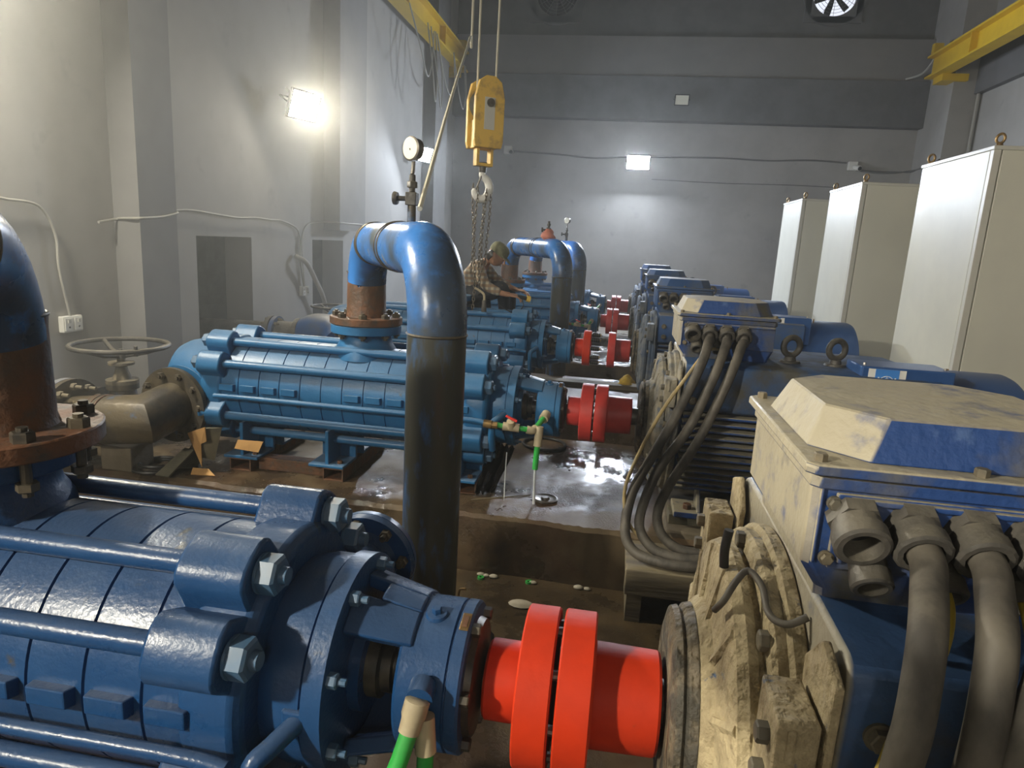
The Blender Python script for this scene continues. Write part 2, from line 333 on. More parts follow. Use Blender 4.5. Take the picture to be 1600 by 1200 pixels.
# ------------------------------------------------------------------ floodlights
def flood(loc, rot, label, lit, wd=.34, ht=.26, arm=.24):
    t = empty('floodlight', loc, label, 'floodlight', 'floodlights on the walls', rot)   # local +y is the beam
    h = MB(); h.loft([[(sx * wd / 2 * q, y, sz * ht / 2 * q) for sx, sz in ((-1, -1), (1, -1), (1, 1), (-1, 1))] for y, q in ((-.075, .72), (-.03, 1), (.0, 1))])
    for k in range(7): h.b2((-wd * .33 + k * wd * .11 - .004, -.1, -ht * .3), (-wd * .33 + k * wd * .11 + .004, -.07, ht * .3))
    h.build('housing', 'dark', t, ang=0)
    b = MB(); b.b2((-wd / 2, 0, -ht / 2), (wd / 2, .016, -ht / 2 + .018)); b.b2((-wd / 2, 0, ht / 2 - .018), (wd / 2, .016, ht / 2)); b.b2((-wd / 2, 0, -ht / 2), (-wd / 2 + .018, .016, ht / 2)); b.b2((wd / 2 - .018, 0, -ht / 2), (wd / 2, .016, ht / 2))
    b.build('bezel', 'black', t, ang=0)
    MB().b2((-wd / 2 + .018, 0, -ht / 2 + .018), (wd / 2 - .018, .008, ht / 2 - .018)).build('lens', lit, t, ang=0)
    k = MB(); k.tube([(-wd / 2 - .01, -.03, 0), (-wd / 2 - .01, -.16, .03), (wd / 2 + .01, -.16, .03), (wd / 2 + .01, -.03, 0)], .01, 8); k.tube([(0, -.16, .03), (0, -arm, .03 + (arm - .16) * .35)], .012, 8)
    k.build('bracket', 'dark', t)
    return t
for y, lab in ((-2.1, 'lit floodlight on the grey wall behind the photographer'), (3.05, 'lit floodlight on the grey wall above the first suction valve'), (7.65, 'lit floodlight with pale lens on the wall above the doorway'), (12.5, 'small lit floodlight on the far wall beside the pressure gauge')):
    flood((-3.79 if y < 5 else -3.72, y, 3.58 if y < 5 else 3.46 if y < 10 else 3.55), (math.radians(-38 if y < 5 else -20), 0, math.radians(-90 if y < 5 else -112)), lab, 'lens_' + ('a' if y < 0 else 'b' if y < 5 else 'c' if y < 10 else 'd'), *((.34, .26) if y < 5 else (.42, .32, .345) if y < 10 else (.36, .28, .345)))
flood((.17, YB - .25, 3.92), (math.radians(-24), 0, math.radians(180)), 'lit white floodlight in the middle of the back wall', 'lens_back', .5, .32)
flood((1.4, YF + .25, 3.95), (math.radians(-24), 0, 0), 'lit floodlight on the wall behind the camera', 'lens_front', .5, .32)
flood((.95, YB - .48, 5.17), (math.radians(-20), 0, math.radians(180)), 'unlit floodlight on the dark beam of the back wall', 'dial', .30, .22)

# ------------------------------------------------------------------ exhaust fans
def fan(x, z, label, lit):
    t = empty('exhaust_fan', (x, YB + .02, z), label, 'fan', 'exhaust fans high on the back wall')
    f = MB(); s = FR + .12
    for a, b in (((-s, -.07, -s), (s, 0, -FR - .0)), ((-s, -.07, FR), (s, 0, s)), ((-s, -.07, -FR), (-FR, 0, FR)), ((FR, -.07, -FR), (s, 0, FR))): f.b2(a, b)
    f.ring((0, -.07, 0), (0, 1, 0), FR * 1.42, FR, .12, 40)
    f.build('frame', 'walldark', t, ang=30)
    g = MB()
    for r in [FR * k / 7 for k in range(2, 8)]: g.torus((0, -.075, 0), (0, 1, 0), r, .004, 40, 5)
    for k in range(12): a = k * PI / 6; g.tube([(0, -.078, 0), (FR * math.cos(a), -.075, FR * math.sin(a))], .004, 5)
    g.build('guard', 'walldark', t)
    MB().cyl((0, -.02, 0), (0, .12, 0), .08, .08, 20).build('hub', 'dark', t)
    for k in range(6):
        a = k * PI / 3 + .25; u = Vector((math.cos(a), 0, math.sin(a))); v = Vector((-u.z, 0, u.x)); n = Vector((0, 1, 0)); lo = []
        for r, wd, tw in ((.06, .09, .5), (.2, .13, .4), (.36, .15, .3), (FR - .05, .13, .25)):
            d = v * math.cos(tw) + n * math.sin(tw); e = u * 0 + n * .006
            c = u * r + n * .05; lo.append([c - d * wd / 2 - e, c + d * wd / 2 - e, c + d * wd / 2 + e, c - d * wd / 2 + e])
        MB().loft(lo).build('blade', 'dark', t, ang=40)
    MB().lathe([(0, FR * 1.05), (.01, FR * 1.05)], (0, .2, 0), (0, 1, 0), 40).build('shutter', lit, t, ang=0)
fan(FANS[1][0], FANS[1][1], 'exhaust fan with daylight behind its blades on the back wall', 'daylight')
fan(FANS[0][0], FANS[0][1], 'dark exhaust fan with closed shutter on the back wall', 'dark')

# ------------------------------------------------------------------ crane rails
def rail(x, y0, y1, label, s):
    t = empty('crane_rail', (x, y0, 5.56), label, 'crane rail', 'yellow crane rails along the walls'); Lg = y1 - y0
    b = MB(); b.b2((-.13, 0, 0), (.13, Lg, .035)); b.b2((-.13, 0, .37), (.13, Lg, .405)); b.b2((-.012, 0, .035), (.012, Lg, .37))
    b.build('beam', 'yellow', t, ang=0)
    for k in range(int(Lg / 2.2) + 1): MB().b2((-.12, .02 + k * 2.2, .035), (.12, .045 + k * 2.2, .37)).build('stiffener', 'yellow', t, ang=0)
    MB().b2((-.03, 0, .405), (.03, Lg, .445)).build('rail_bar', 'steel', t, ang=0)
    MB().b2((-.08, Lg - .12, .445), (.08, Lg, .62)).build('end_stop', 'yellow', t, ang=0)
    MB().b2((min(0, s), Lg - .5, -.12), (max(0, s), Lg - .1, 0)).build('bearing_bracket', 'yellow', t, ang=0)
rail(5.55, YF + .1, 14.9, 'yellow steel crane rail along the right wall', .45)
rail(-3.72, YF + .1, 15.1, 'yellow steel crane rail along the left wall beside the hoist', -.31)

# ------------------------------------------------------------------ wall wiring and boxes
def wire(name, pts, r, mat, label, cat, k=6, n=8, group=None):
    o = MB().tube(crom(pts, k), r, n).build(name, mat, None, ang=60); return tag(o, label, cat, group)
wire('wall_cable', [(-4.0, 4.75, 2.05), (-4.0, 4.93, 2.08), (-3.94, 4.935, 2.09), (-3.78, 4.94, 2.10), (-3.785, 5.2, 2.12), (-3.785, 5.4, 2.16), (-3.85, 5.43, 2.17), (-4.0, 5.625, 2.18), (-4.0, 5.92, 2.2), (-4.0, 6.33, 2.18), (-4.0, 6.7, 2.165), (-4.0, 7.05, 2.18), (-4.0, 7.4, 2.17), (-4.0, 7.63, 2.17), (-4.0, 7.98, 2.1), (-4.0, 8.09, 1.97), (-4.0, 8.1, 1.7), (-4.0, 8.19, 1.34)], .010, 'conduit', 'pale sagging cable run over the doorway on the left wall', 'cable')
wire('wall_cable', [(-4.0, 8.21, 1.34), (-4.0, 8.16, 1.7), (-4.0, 8.147, 1.99), (-4.0, 8.29, 2.14), (-4.0, 8.62, 2.19), (-3.9, 8.83, 2.2), (-3.79, 8.84, 2.2), (-3.785, 9.3, 2.2), (-3.785, 9.75, 2.2), (-3.9, 9.8, 2.2), (-4.0, 10.2, 2.22), (-4.0, 12.5, 2.27)], .009, 'conduit', 'pale cable bending away behind the first bent pipe', 'cable')
wire('wall_cable', [(-4.0, 3.7, 2.2), (-4.0, 3.95, 2.17), (-4.0, 4.21, 2.14), (-4.0, 4.33, 1.95), (-4.0, 4.34, 1.7), (-4.0, 4.41, 1.33)], .009, 'conduit', 'pale cable dropping to the socket above the handwheel valve', 'cable')
def socket(y, z, label):
    t = empty('wall_socket', (XL, y, z), label, 'socket', 'sockets on the left wall')
    MB().b2((0, -.09, -.06), (.045, .09, .06)).build('back_box', 'white', t, ang=0, bevel=.006)
    for s in (-1, 1): MB().b2((.045, s * .045 - .036, -.048), (.053, s * .045 + .036, .048)).build('socket_plate', 'white', t, ang=0, bevel=.003)
    for s in (-1, 1):
        MB().b2((.053, s * .045 - .012, .012), (.060, s * .045 + .012, .036)).build('switch', 'cabedge', t, ang=0)
        MB().cyl((.052, s * .045, -.02), (.056, s * .045, -.02), .007, .007, 8).build('pin_hole', 'dark', t)
socket(4.413, 1.30, 'white double socket on the wall above the handwheel')
socket(8.205, 1.31, 'small white socket on the wall between the two doorways')
tag(MB().tube(crom([(-4.0, 7.95, 1.76), (-3.9, 8.05, 1.68), (-3.9, 8.3, 1.46), (-3.9, 8.6, 1.12), (-3.95, 8.9, .5), (-3.9, 9.0, FL + .03)], 5), .03, 10).build('flexible_hose', 'conduit'), 'grey slanting hose leaning beside the second doorway', 'hose')
wire('back_wall_cable', [(-2.66, 15.77, 4.09), (-1.64, 15.77, 4.05), (-.78, 15.77, 4.0), (-.08, 15.77, 4.05), (1.03, 15.77, 4.08), (1.98, 15.77, 4.10), (2.91, 15.77, 4.08), (3.8, 15.77, 4.12), (4.5, 15.77, 4.09)], .017, 'walldark', 'long grey sagging cable across the back wall', 'cable')
wire('back_wall_cable', [(4.6, 15.77, 3.99), (4.9, 15.77, 3.94), (5.3, 15.77, 3.93), (5.78, 15.75, 3.97), (5.79, 14.9, 4.0), (5.79, 14.5, 4.05)], .024, 'walldark', 'grey cable bundle from the white camera to the corner', 'cable')
wire('back_wall_cable', [(.5, 15.78, 3.6), (2.0, 15.78, 3.58), (3.6, 15.78, 3.6), (5.0, 15.78, 3.57)], .008, 'walldark', 'thin lower cable on the back wall above the cabinets', 'cable')
for x, z, lab in ((4.62, 4.03, 'white security camera at the right of the back wall'), (-2.75, 4.1, 'dark security camera beside the hoist block on the back wall')):
    t = empty('security_camera', (x, YB, z), lab, 'security camera', 'security cameras on the back wall')
    MB().b2((-.09, -.10, -.09), (.09, 0, .09)).build('mount_box', 'white', t, ang=0, bevel=.01)
    MB().lathe([(0, .05), (.16, .055), (.17, .05)], (.04, -.08, -.02), (.35, -.9, -.25), 16).build('camera_body', 'white', t)
    MB().lathe([(0, .045), (.012, .04)], Vector((.04, -.08, -.02)) + Vector((.35, -.9, -.25)).normalized() * .168, (.35, -.9, -.25), 16).build('lens_glass', 'black', t)
wire('rail_cable', [(5.3, 15.5, 5.7), (5.5, 15.3, 5.75), (5.58, 15.1, 5.9), (5.62, 15.0, 6.1)], .02, 'conduit', 'pale cable curling up to the end of the right crane rail', 'cable')
tag(MB().cyl((6.24, 14.45, 2.5), (6.24, 14.45, 5.5), .03, .03, 10).build('wall_conduit', 'conduit'), 'vertical conduit beside the corner pillar under the crane rail', 'conduit')
for i, pts in enumerate(([(-3.56, 10.9, 5.58), (-3.5, 11.3, 5.1), (-3.48, 11.7, 4.72), (-3.5, 12.0, 5.0), (-3.56, 12.3, 5.58)], [(-3.56, 11.9, 5.6), (-3.47, 11.95, 4.9), (-3.46, 12.15, 4.4), (-3.48, 12.3, 4.9), (-3.56, 12.4, 5.6)], [(-3.56, 12.1, 5.6), (-3.46, 12.25, 4.8), (-3.45, 12.5, 4.35), (-3.47, 12.6, 4.9), (-3.56, 12.5, 5.6)], [(-3.56, 12.5, 5.6), (-3.5, 12.9, 4.9), (-3.48, 13.4, 4.72), (-3.5, 13.6, 5.1), (-3.56, 13.7, 5.6)], [(-3.56, 13.7, 5.6), (-3.5, 14.0, 4.9), (-3.5, 14.4, 4.7), (-3.5, 14.6, 5.1), (-3.56, 14.7, 5.6)], [(-3.56, 14.6, 5.6), (-3.5, 14.65, 4.8), (-3.48, 14.8, 4.2), (-3.4, 15.0, 4.0)])):
    wire('festoon_cable', pts, .012, 'conduit', ('first pale cable loop hanging from the left crane rail', 'pale narrow cable loop, second along the left crane rail', 'longest cable loop, third along the left crane rail', 'pale wide cable loop, fourth along the left crane rail', 'pale cable loop near the end of the left crane rail', 'loose cable end hanging beyond the loops of the left crane rail')[i], 'cable', 6, 8, 'cable loops on the left crane rail')

# ------------------------------------------------------------------ control cabinets
def cabinet(y0, y1, label):
    X0, ztop, zb, W_ = 2.62, 2.965, .42, .80
    t = empty('control_cabinet', (X0, y0, zb), label, 'cabinet', 'control cabinets behind the motors'); D = y1 - y0; Hh = ztop - zb
    MB().b2((.02, .02, 0), (W_ - .02, D - .02, Hh - .02)).build('body', 'cab', t, ang=0, bevel=.004)
    MB().b2((0, .055, .08), (.02, D - .02, Hh - .03)).build('door', 'cab', t, ang=0, bevel=.004)
    MB().b2((0, 0, .08), (.05, .05, Hh - .03)).build('corner_post', 'cabedge', t, ang=0, bevel=.003)
    MB().b2((.06, 0, .08), (W_ - .05, .02, Hh - .03)).build('side_panel', 'cab', t, ang=0, bevel=.004)
    MB().b2((W_ - .04, 0, .08), (W_, .05, Hh - .03)).build('corner_post', 'cabedge', t, ang=0, bevel=.003)
    MB().b2((-.005, -.005, Hh - .03), (W_, D, Hh)).build('top_frame', 'cabedge', t, ang=0, bevel=.004)
    MB().b2((0, 0, 0), (W_, D, .08)).build('base', 'dark', t, ang=0)
    for x, y in ((.05, .05), (W_ - .05, .05), (.05, D - .05), (W_ - .05, D - .05)):
        e = MB(); e.cyl((x, y, Hh), (x, y, Hh + .02), .025, .022, 14); e.torus((x, y, Hh + .055), (1, .5, 0), .033, .010, 20, 8); e.build('lifting_eye', 'brass', t)
    zz = -.04
    MB().b2((.03, .03, zz), (W_ - .03, D - .03, 0)).build('plinth_frame', 'dark', t, ang=0)
cabinet(5.66, 6.90, 'tall beige cabinet nearest the camera on the right')
cabinet(8.47, 9.70, 'tall beige cabinet in the middle of the row of three')
cabinet(11.1, 12.32, 'tall beige cabinet farthest off, smallest of the three')
# ------------------------------------------------------------------ multistage pumps
AX = .65                                             # shaft height over the plinth
ROD_A = (30, 60, 120, 150, -30, -60, -120, -150); RR = .345; DR = .306; XD = -1.545
def arcshell(m, x0, x1, R0, R1, th, a0, a1, n=10, zc=AX):
    vs = []
    for x, R in ((x0, R0), (x1, R1)):
        for rr in (R, R - th):
            for i in range(n + 1): vs.append(pol(rr, a0 + (a1 - a0) * i / n, x, zc))
    q = n + 1; fs = []
    for i in range(n):
        fs += [(i, i + 1, 2 * q + i + 1, 2 * q + i), (q + i, 3 * q + i, 3 * q + i + 1, q + i + 1), (i, q + i, q + i + 1, i + 1), (2 * q + i, 2 * q + i + 1, 3 * q + i + 1, 3 * q + i)]
    fs += [(0, 2 * q, 3 * q, q), (n, q + n, 3 * q + n, 2 * q + n)]
    m.add(vs, fs)
def lug(m, deg, x0, x1, hw=.076, r0=.22):
    d = pol(1, deg) ; t = Vector((0, d.z, -d.y)); c = Vector((0, 0, AX)); P = []
    for k in range(9):
        a = PI / 2 - PI * k / 8; ca, sa = math.cos(a), math.sin(a); P.append(c + d * (RR + hw * .82 * abs(ca) ** .75) + t * hw * abs(sa) ** .75 * (1 if sa > 0 else -1))
    P += [c + d * r0 - t * hw * 1.15, c + d * r0 + t * hw * 1.15]
    m.prism([Vector((x0, p.y, p.z)) for p in P], (x1 - x0, 0, 0))
def make_pump(loc, label, paint, group):
    t = empty('multistage_pump', loc, label, 'pump', group); P = paint
    pr = [(-2.44, DR - .05), (-2.44, DR)]                                          # stage casings with their joint grooves
    x = -2.44 + .142
    while x < -.74: pr += [(x - .004, DR), (x - .002, DR - .007), (x + .002, DR - .007), (x + .004, DR)]; x += .142
    pr += [(-.70, DR), (-.70, DR - .05)]
    MB().lathe(pr, (0, 0, AX), (1, 0, 0), 72).build('stage_casing', P, t, 30)
    for j in list(range(0, 4)) + list(range(6, 12)):                               # small cast feet on the stage joints
        for s in (1,):
            xm = -2.44 + .142 * (j + .5); r = DR - .01
            m = MB(); a = math.radians(3); m.prism([(xm - .055, -r, AX - .005), (xm + .055, -r, AX - .005), (xm + .048, -r - .035, AX - .0), (xm - .048, -r - .035, AX - .0)], (0, 0, .045))
            m.build('stage_lug', P, t, 0, bevel=.004)
    for (xa, xb, la, lb) in ((-.79, -.645, -.83, -.665), (-2.56, -2.41, -2.555, -2.395)):
        m = MB(); m.lathe([(0, .26), (0, .312), (.02, .322), (xb - xa - .02, .322), (xb - xa, .30), (xb - xa, .18)], (xa, 0, AX), (1, 0, 0), 64)
        for a in ROD_A: lug(m, a, la, lb)
        m.build('end_cover', P, t, 35, bevel=.008)
    for a in ROD_A:
        p0, p1 = pol(RR, a, -2.58, AX), pol(RR, a, -.66, AX)
        MB().cyl(p0, p1, .027, .027, 20).build('tie_rod', P, t)
        for xx, d in ((-.663, 1), (-2.557, -1)):
            m = MB(); m.cyl(pol(RR, a, xx, AX), pol(RR, a, xx + d * .006, AX), .046, .046, 20); m.hexb(pol(RR, a, xx + d * .006, AX), (d, 0, 0), .046, .04); m.cyl(pol(RR, a, xx + d * .04, AX), pol(RR, a, xx + d * .062, AX), .022, .02, 12)
            m.build('nut', 'boltblue', t, 30)
    # drive end: stuffing box adapter, bracket, bearing
    MB().lathe([(-.66, .225), (-.645, .24), (-.60, .252), (-.545, .252), (-.543, .245), (-.538, .245), (-.536, .262), (-.490, .262), (-.488, .255), (-.488, .12), (-.46, .12), (-.46, .07)], (0, 0, AX), (1, 0, 0), 56).build('stuffing_box', P, t, 30)
    for k in range(8):
        a = 22.5 + 45 * k; MB().hexb(pol(.235, a, -.488, AX), (1, 0, 0), .018, .022).cyl(pol(.235, a, -.47, AX), pol(.235, a, -.447, AX), .009, .009, 8).build('flange_bolt', 'boltblue', t, 30)
    m = MB(); arcshell(m, -.488, -.33, .222, .185, .035, 48, 76); arcshell(m, -.43, -.33, .209, .185, .035, 76, 96); arcshell(m, -.488, -.33, .222, .185, .035, 96, 140)
    m.build('bearing_bracket', P, t, 30, bevel=.006)
    m = MB(); arcshell(m, -.488, -.33, .222, .185, .04, -135, -45); m.build('bearing_bracket', P, t, 30, bevel=.006)
    MB().lathe([(-.36, .10), (-.36, .170), (-.352, .178), (-.245, .178), (-.243, .173), (-.239, .173), (-.237, .178), (-.212, .178), (-.206, .172), (-.206, .06)], (0, 0, AX), (1, 0, 0), 56).build('bearing_housing', P, t, 30)
    MB().lathe([(-.206, .14), (-.19, .135), (-.188, .10), (-.178, .06)], (0, 0, AX), (1, 0, 0), 40).build('bearing_cover', 'boltdark', t, 30)
    for k in range(6): MB().hexb(pol(.152, 60 * k + 15, -.206, AX), (1, 0, 0), .016, .02).build('cover_bolt', 'boltdark', t, 30)
    MB().cyl((-.62, 0, AX), (-.10, 0, AX), .045, .045, 24).build('shaft', 'steel', t)
    MB().lathe([(-.46, .085), (-.43, .085), (-.425, .07), (-.40, .07)], (0, 0, AX), (1, 0, 0), 28).build('gland_ring', 'boltdark', t)
    o = pol(.176, 78, -.295, AX); d = pol(1, 78)
    m = MB(); m.cyl(o, o + d * .008, .028, .024, 20); m.hexb(o + d * .008, d, .012, .014); m.build('oil_plug', P, t)
    R3 = Matrix.Rotation(math.radians(-(76 - 90)), 3, 'X')
    o = pol(.1785, 74, -.247 + .022, AX)
    m = MB(); m.box(pol(.179, 74, -.222, AX), (.022, .052, .003), Matrix.Rotation(math.radians(90 - 74), 3, 'X')); pl = m.build('nameplate', 'brass', t, 0, bevel=.002); pl['label'] = 'small red and brass nameplate'
    MB().box(pol(.1808, 74, -.222, AX), (.012, .034, .002), Matrix.Rotation(math.radians(90 - 74), 3, 'X')).build('plate_panel', 'rust', pl, 0)
    # discharge neck and flange
    MB().lathe([(.24, .21), (.30, .20), (.34, .175), (.39, .165), (.408, .17)], (XD, 0, AX), (0, 0, 1), 40).build('discharge_neck', P, t, 40)
    MB().lathe([(.408, .10), (.408, .225), (.412, .23), (.46, .23), (.464, .225), (.464, .10)], (XD, 0, AX), (0, 0, 1), 48).build('discharge_flange', P, t, 30)
    # nozzle on the far side at the drive end
    m = MB(); m.lathe([(.20, .10), (.42, .095), (.45, .11)], (-.665, 0, AX + .015), (0, 1, 0), 28); m.lathe([(.45, .07), (.45, .155), (.478, .158), (.478, .07)], (-.665, 0, AX + .015), (0, 1, 0), 40); m.build('suction_nozzle', P, t, 30)
    MB().lathe([(.482, .07), (.482, .158), (.51, .155), (.51, .07)], (-.665, 0, AX + .015), (0, 1, 0), 40).build('blind_flange', P, t, 30)
    for k in range(8):
        a = k * PI / 4 + .2; c = Vector((-.665 + .13 * math.cos(a), .45, AX + .015 + .13 * math.sin(a)))
        m = MB(); m.hexb(c, (0, -1, 0), .019, .02); m.cyl(c + Vector((0, -.02, 0)), c + Vector((0, -.04, 0)), .01, .01, 8); m.build('nozzle_bolt', 'boltdark', t, 30)
    # suction end (left)
    MB().lathe([(-2.90, .05), (-2.90, .18), (-2.86, .23), (-2.80, .26), (-2.70, .28), (-2.60, .285), (-2.55, .30)], (0, 0, AX), (1, 0, 0), 48).build('suction_casing', P, t, 40)
    m = MB(); m.lathe([(.0, .20), (.20, .19), (.235, .20)], (-2.71, 0, AX - .13), (-.12, -1, 0), 36); m.lathe([(.23, .10), (.23, .25), (.27, .255), (.272, .10)], (-2.71, 0, AX - .13), (-.12, -1, 0), 44); m.build('inlet_nozzle', P, t, 30)
    # balance line along the front
    pts = crom([(-2.43, -.365, AX - .03), (-2.2, -.37, AX - .025), (-1.4, -.372, AX - .025), (-.78, -.368, AX - .025), (-.64, -.37, AX - .035)], 4)
    MB().tube(pts, .017, 12).build('balance_pipe', P, t)
    m = MB(); m.box((-.545, -.235, AX + .0), (.07, .05, .06)); m.build('drain_boss', P, t, 0, bevel=.006)
    MB().tube(crom([(-.545, -.25, AX - .0), (-.575, -.31, AX - .02), (-.60, -.345, AX - .045), (-.60, -.35, AX - .12), (-.60, -.30, AX - .22)], 4), .022, 12).build('drain_branch', P, t)
    # feet
    for xx in (-.82, -1.70, -2.3):
        for s in (-1, 1):
            m = MB(); m.b2((xx - .12, s * .06, .186), (xx + .12, s * .30, .206)); m.b2((xx - .012, s * .06, .20), (xx + .012, s * .28, AX - .22)); m.b2((xx - .12, s * .05, .20), (xx + .12, s * .08, AX - .30))
            f = m.build('foot', P, t, 0, bevel=.005)
            MB().hexb((xx + .075, s * .24, .206), (0, 0, 1), .018, .02).build('anchor_bolt', 'rust', f, 30)
    return t
def make_coupling(x, y, label, mat, halves=(1, 1), pins=False, group='red shaft couplings'):
    t = empty('shaft_coupling', (x, y, PL), label, 'coupling', group)
    if halves[0]:
        MB().lathe([(-.170, .05), (-.170, .088), (-.164, .094), (-.09, .094), (-.085, .10), (-.085, .181), (-.081, .186), (-.010, .186), (-.006, .182), (-.006, .05)], (0, 0, AX), (1, 0, 0), 72).build('pump_half', mat, t, 30)
    if halves[1]:
        MB().lathe([(.006, .05), (.006, .182), (.010, .186), (.080, .186), (.084, .181), (.084, .124), (.088, .120), (.232, .117), (.238, .113), (.238, .05)], (0, 0, AX), (1, 0, 0), 72).build('motor_half', mat, t, 30)
    if pins:
        for k in range(10):
            c = pol(.15, 36 * k + 8, -.006, AX)
            b = MB().cyl(c, c + Vector((.10, 0, 0)), .013, .013, 12).build('coupling_pin', 'brass', t)
            for q in range(4): MB().cyl(c + Vector((.008 + q * .021, 0, 0)), c + Vector((.026 + q * .021, 0, 0)), .024, .024, 14).build('rubber_bush', 'black', b)
    elif halves[0] and halves[1]:
        for k in range(8): c = pol(.15, 45 * k, -.02, AX); MB().cyl(c, c + Vector((.04, 0, 0)), .012, .012, 10).build('coupling_pin', 'steel', t)
    return t
PY = [1.45, 4.25, 7.05, 9.85, 12.65]; PXC = [-.065, -.092, -.235, -.06, -.035]
g = 'blue multistage pumps in a row'
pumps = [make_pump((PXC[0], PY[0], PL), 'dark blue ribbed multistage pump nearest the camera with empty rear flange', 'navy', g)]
pumps.append(make_pump((PXC[1], PY[1], PL), 'blue multistage pump behind the tall bent pipe, on rusty skids', 'blue', g))
for i, lab in ((2, 'blue multistage pump with an open coupling, the crouching worker on top'), (3, 'blue multistage pump under the bent pipe with a salmon rag'), (4, 'blue multistage pump farthest back, nearest the back wall')):
    c = copy_tree(pumps[1]); c.location = (PXC[i], PY[i], PL); c['label'] = lab; pumps.append(c)
coup = make_coupling(PXC[0], PY[0], 'large bright red shaft coupling beside the nearest blue pump', 'red')
c = make_coupling(PXC[1], PY[1], 'red shaft coupling above the wet floor with a water jet', 'redfar')
for i, lab in ((3, 'small red shaft coupling of the fourth pump from the camera'), (4, 'smallest red shaft coupling, at the pump nearest the back wall')):
    q = copy_tree(c); q.location = (PXC[i], PY[i], PL); q['label'] = lab
make_coupling(PXC[2] + .0, PY[2], 'open orange red coupling half with black bushes on its pins', 'red', (1, 0), True)
make_coupling(-.07, PY[2], 'red coupling half left on the motor shaft opposite the open pins', 'redfar', (0, 1))

# ------------------------------------------------------------------ bent discharge pipes
def bend_path(p, k=10, R=.30):
    out = [Vector(p[0])]
    for i in range(1, len(p) - 1):
        a, b, c = Vector(p[i - 1]), Vector(p[i]), Vector(p[i + 1]); u = (a - b).normalized(); v = (c - b).normalized()
        s, e = b + u * R, b + v * R; cen = b + (u + v) * R
        for j in range(k + 1):
            th = PI / 2 * j / k; out.append(cen - v * R * math.cos(th) - u * R * math.sin(th))
    out.append(Vector(p[-1])); return out
def make_bend(loc, label, dx=.905, dy=-1.55, r=.124, top=.525):
    t = empty('discharge_pipe', loc, label, 'pipe', 'bent discharge pipes over the pumps')      # origin on the pump flange
    d = Vector((dx, dy, 0)); dn = d.normalized()
    P = bend_path([(0, 0, .33), (0, 0, top), (dx, dy, top), (dx, dy, -loc[2] + .0)])
    a = []
    for i in range(len(P) - 1):
        n = max(1, int((P[i + 1] - P[i]).length / .12))
        a += [P[i].lerp(P[i + 1], j / n) for j in range(n)]
    a.append(P[-1])
    zs = top - .335; k0 = max(i for i, p in enumerate(a) if p.z > zs and i > 8)
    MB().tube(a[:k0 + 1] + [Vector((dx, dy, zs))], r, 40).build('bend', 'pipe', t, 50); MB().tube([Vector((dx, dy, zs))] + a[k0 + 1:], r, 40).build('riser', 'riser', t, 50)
    MB().lathe([(.045, r + .012), (.07, r + .004), (.30, r), (.33, r + .002)], (0, 0, 0), (0, 0, 1), 40).build('pipe_stub', 'rust', t, 50)
    for q, ax, z in (((0, 0, .335), (0, 0, 1), 0), ((dx, dy, top - .335), (0, 0, 1), 0)): MB().torus(q, ax, r, .006, 40, 8).build('weld_bead', 'rustpipe', t)
    for s in (.30, .37, .98, 1.05): q = dn * s; MB().torus((q.x, q.y, top), dn, r, .006, 40, 8).build('weld_bead', 'rustpipe', t)
    MB().lathe([(.30, r + .003), (.37, r + .003)], (0, 0, top), dn, 40).build('bare_band', 'rustpipe', t)
    f = MB().lathe([(.0, .11), (.0, .232), (.004, .236), (.044, .236), (.048, .232), (.048, .11)], (0, 0, 0), (0, 0, 1), 48).build('flange', 'rust', t, 30)
    for k in range(8):
        a_ = k * PI / 4 + .25; c = Vector((.195 * math.cos(a_), .195 * math.sin(a_), .048)); m = MB(); m.hexb(c, (0, 0, 1), .027, .026); m.cyl(c - Vector((0, 0, .14)), c + Vector((0, 0, .036)), .013, .013, 10); m.hexb(c - Vector((0, 0, .105)), (0, 0, -1), .026, .022)
        m.build('flange_bolt', 'boltdark', f, 30)
    z0 = -loc[2] + FL - .08
    m = MB(); m.lathe([(0.12, .13), (.12, .20), (.165, .20), (.165, .13)], (dx, dy, z0), (0, 0, 1), 40); m.lathe([(0.07, .13), (.07, .20), (.115, .20), (.115, .13)], (dx, dy, z0), (0, 0, 1), 40); m.build('riser_flange', 'dark', t, 30)
    return t
FZ = PL + 1.117
bends = []
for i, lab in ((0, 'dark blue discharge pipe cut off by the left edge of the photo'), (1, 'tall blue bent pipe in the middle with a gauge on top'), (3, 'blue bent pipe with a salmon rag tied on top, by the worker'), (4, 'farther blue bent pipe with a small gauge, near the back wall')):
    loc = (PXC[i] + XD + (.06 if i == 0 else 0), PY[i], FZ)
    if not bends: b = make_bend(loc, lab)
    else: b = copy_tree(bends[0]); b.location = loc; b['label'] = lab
    bends.append(b)
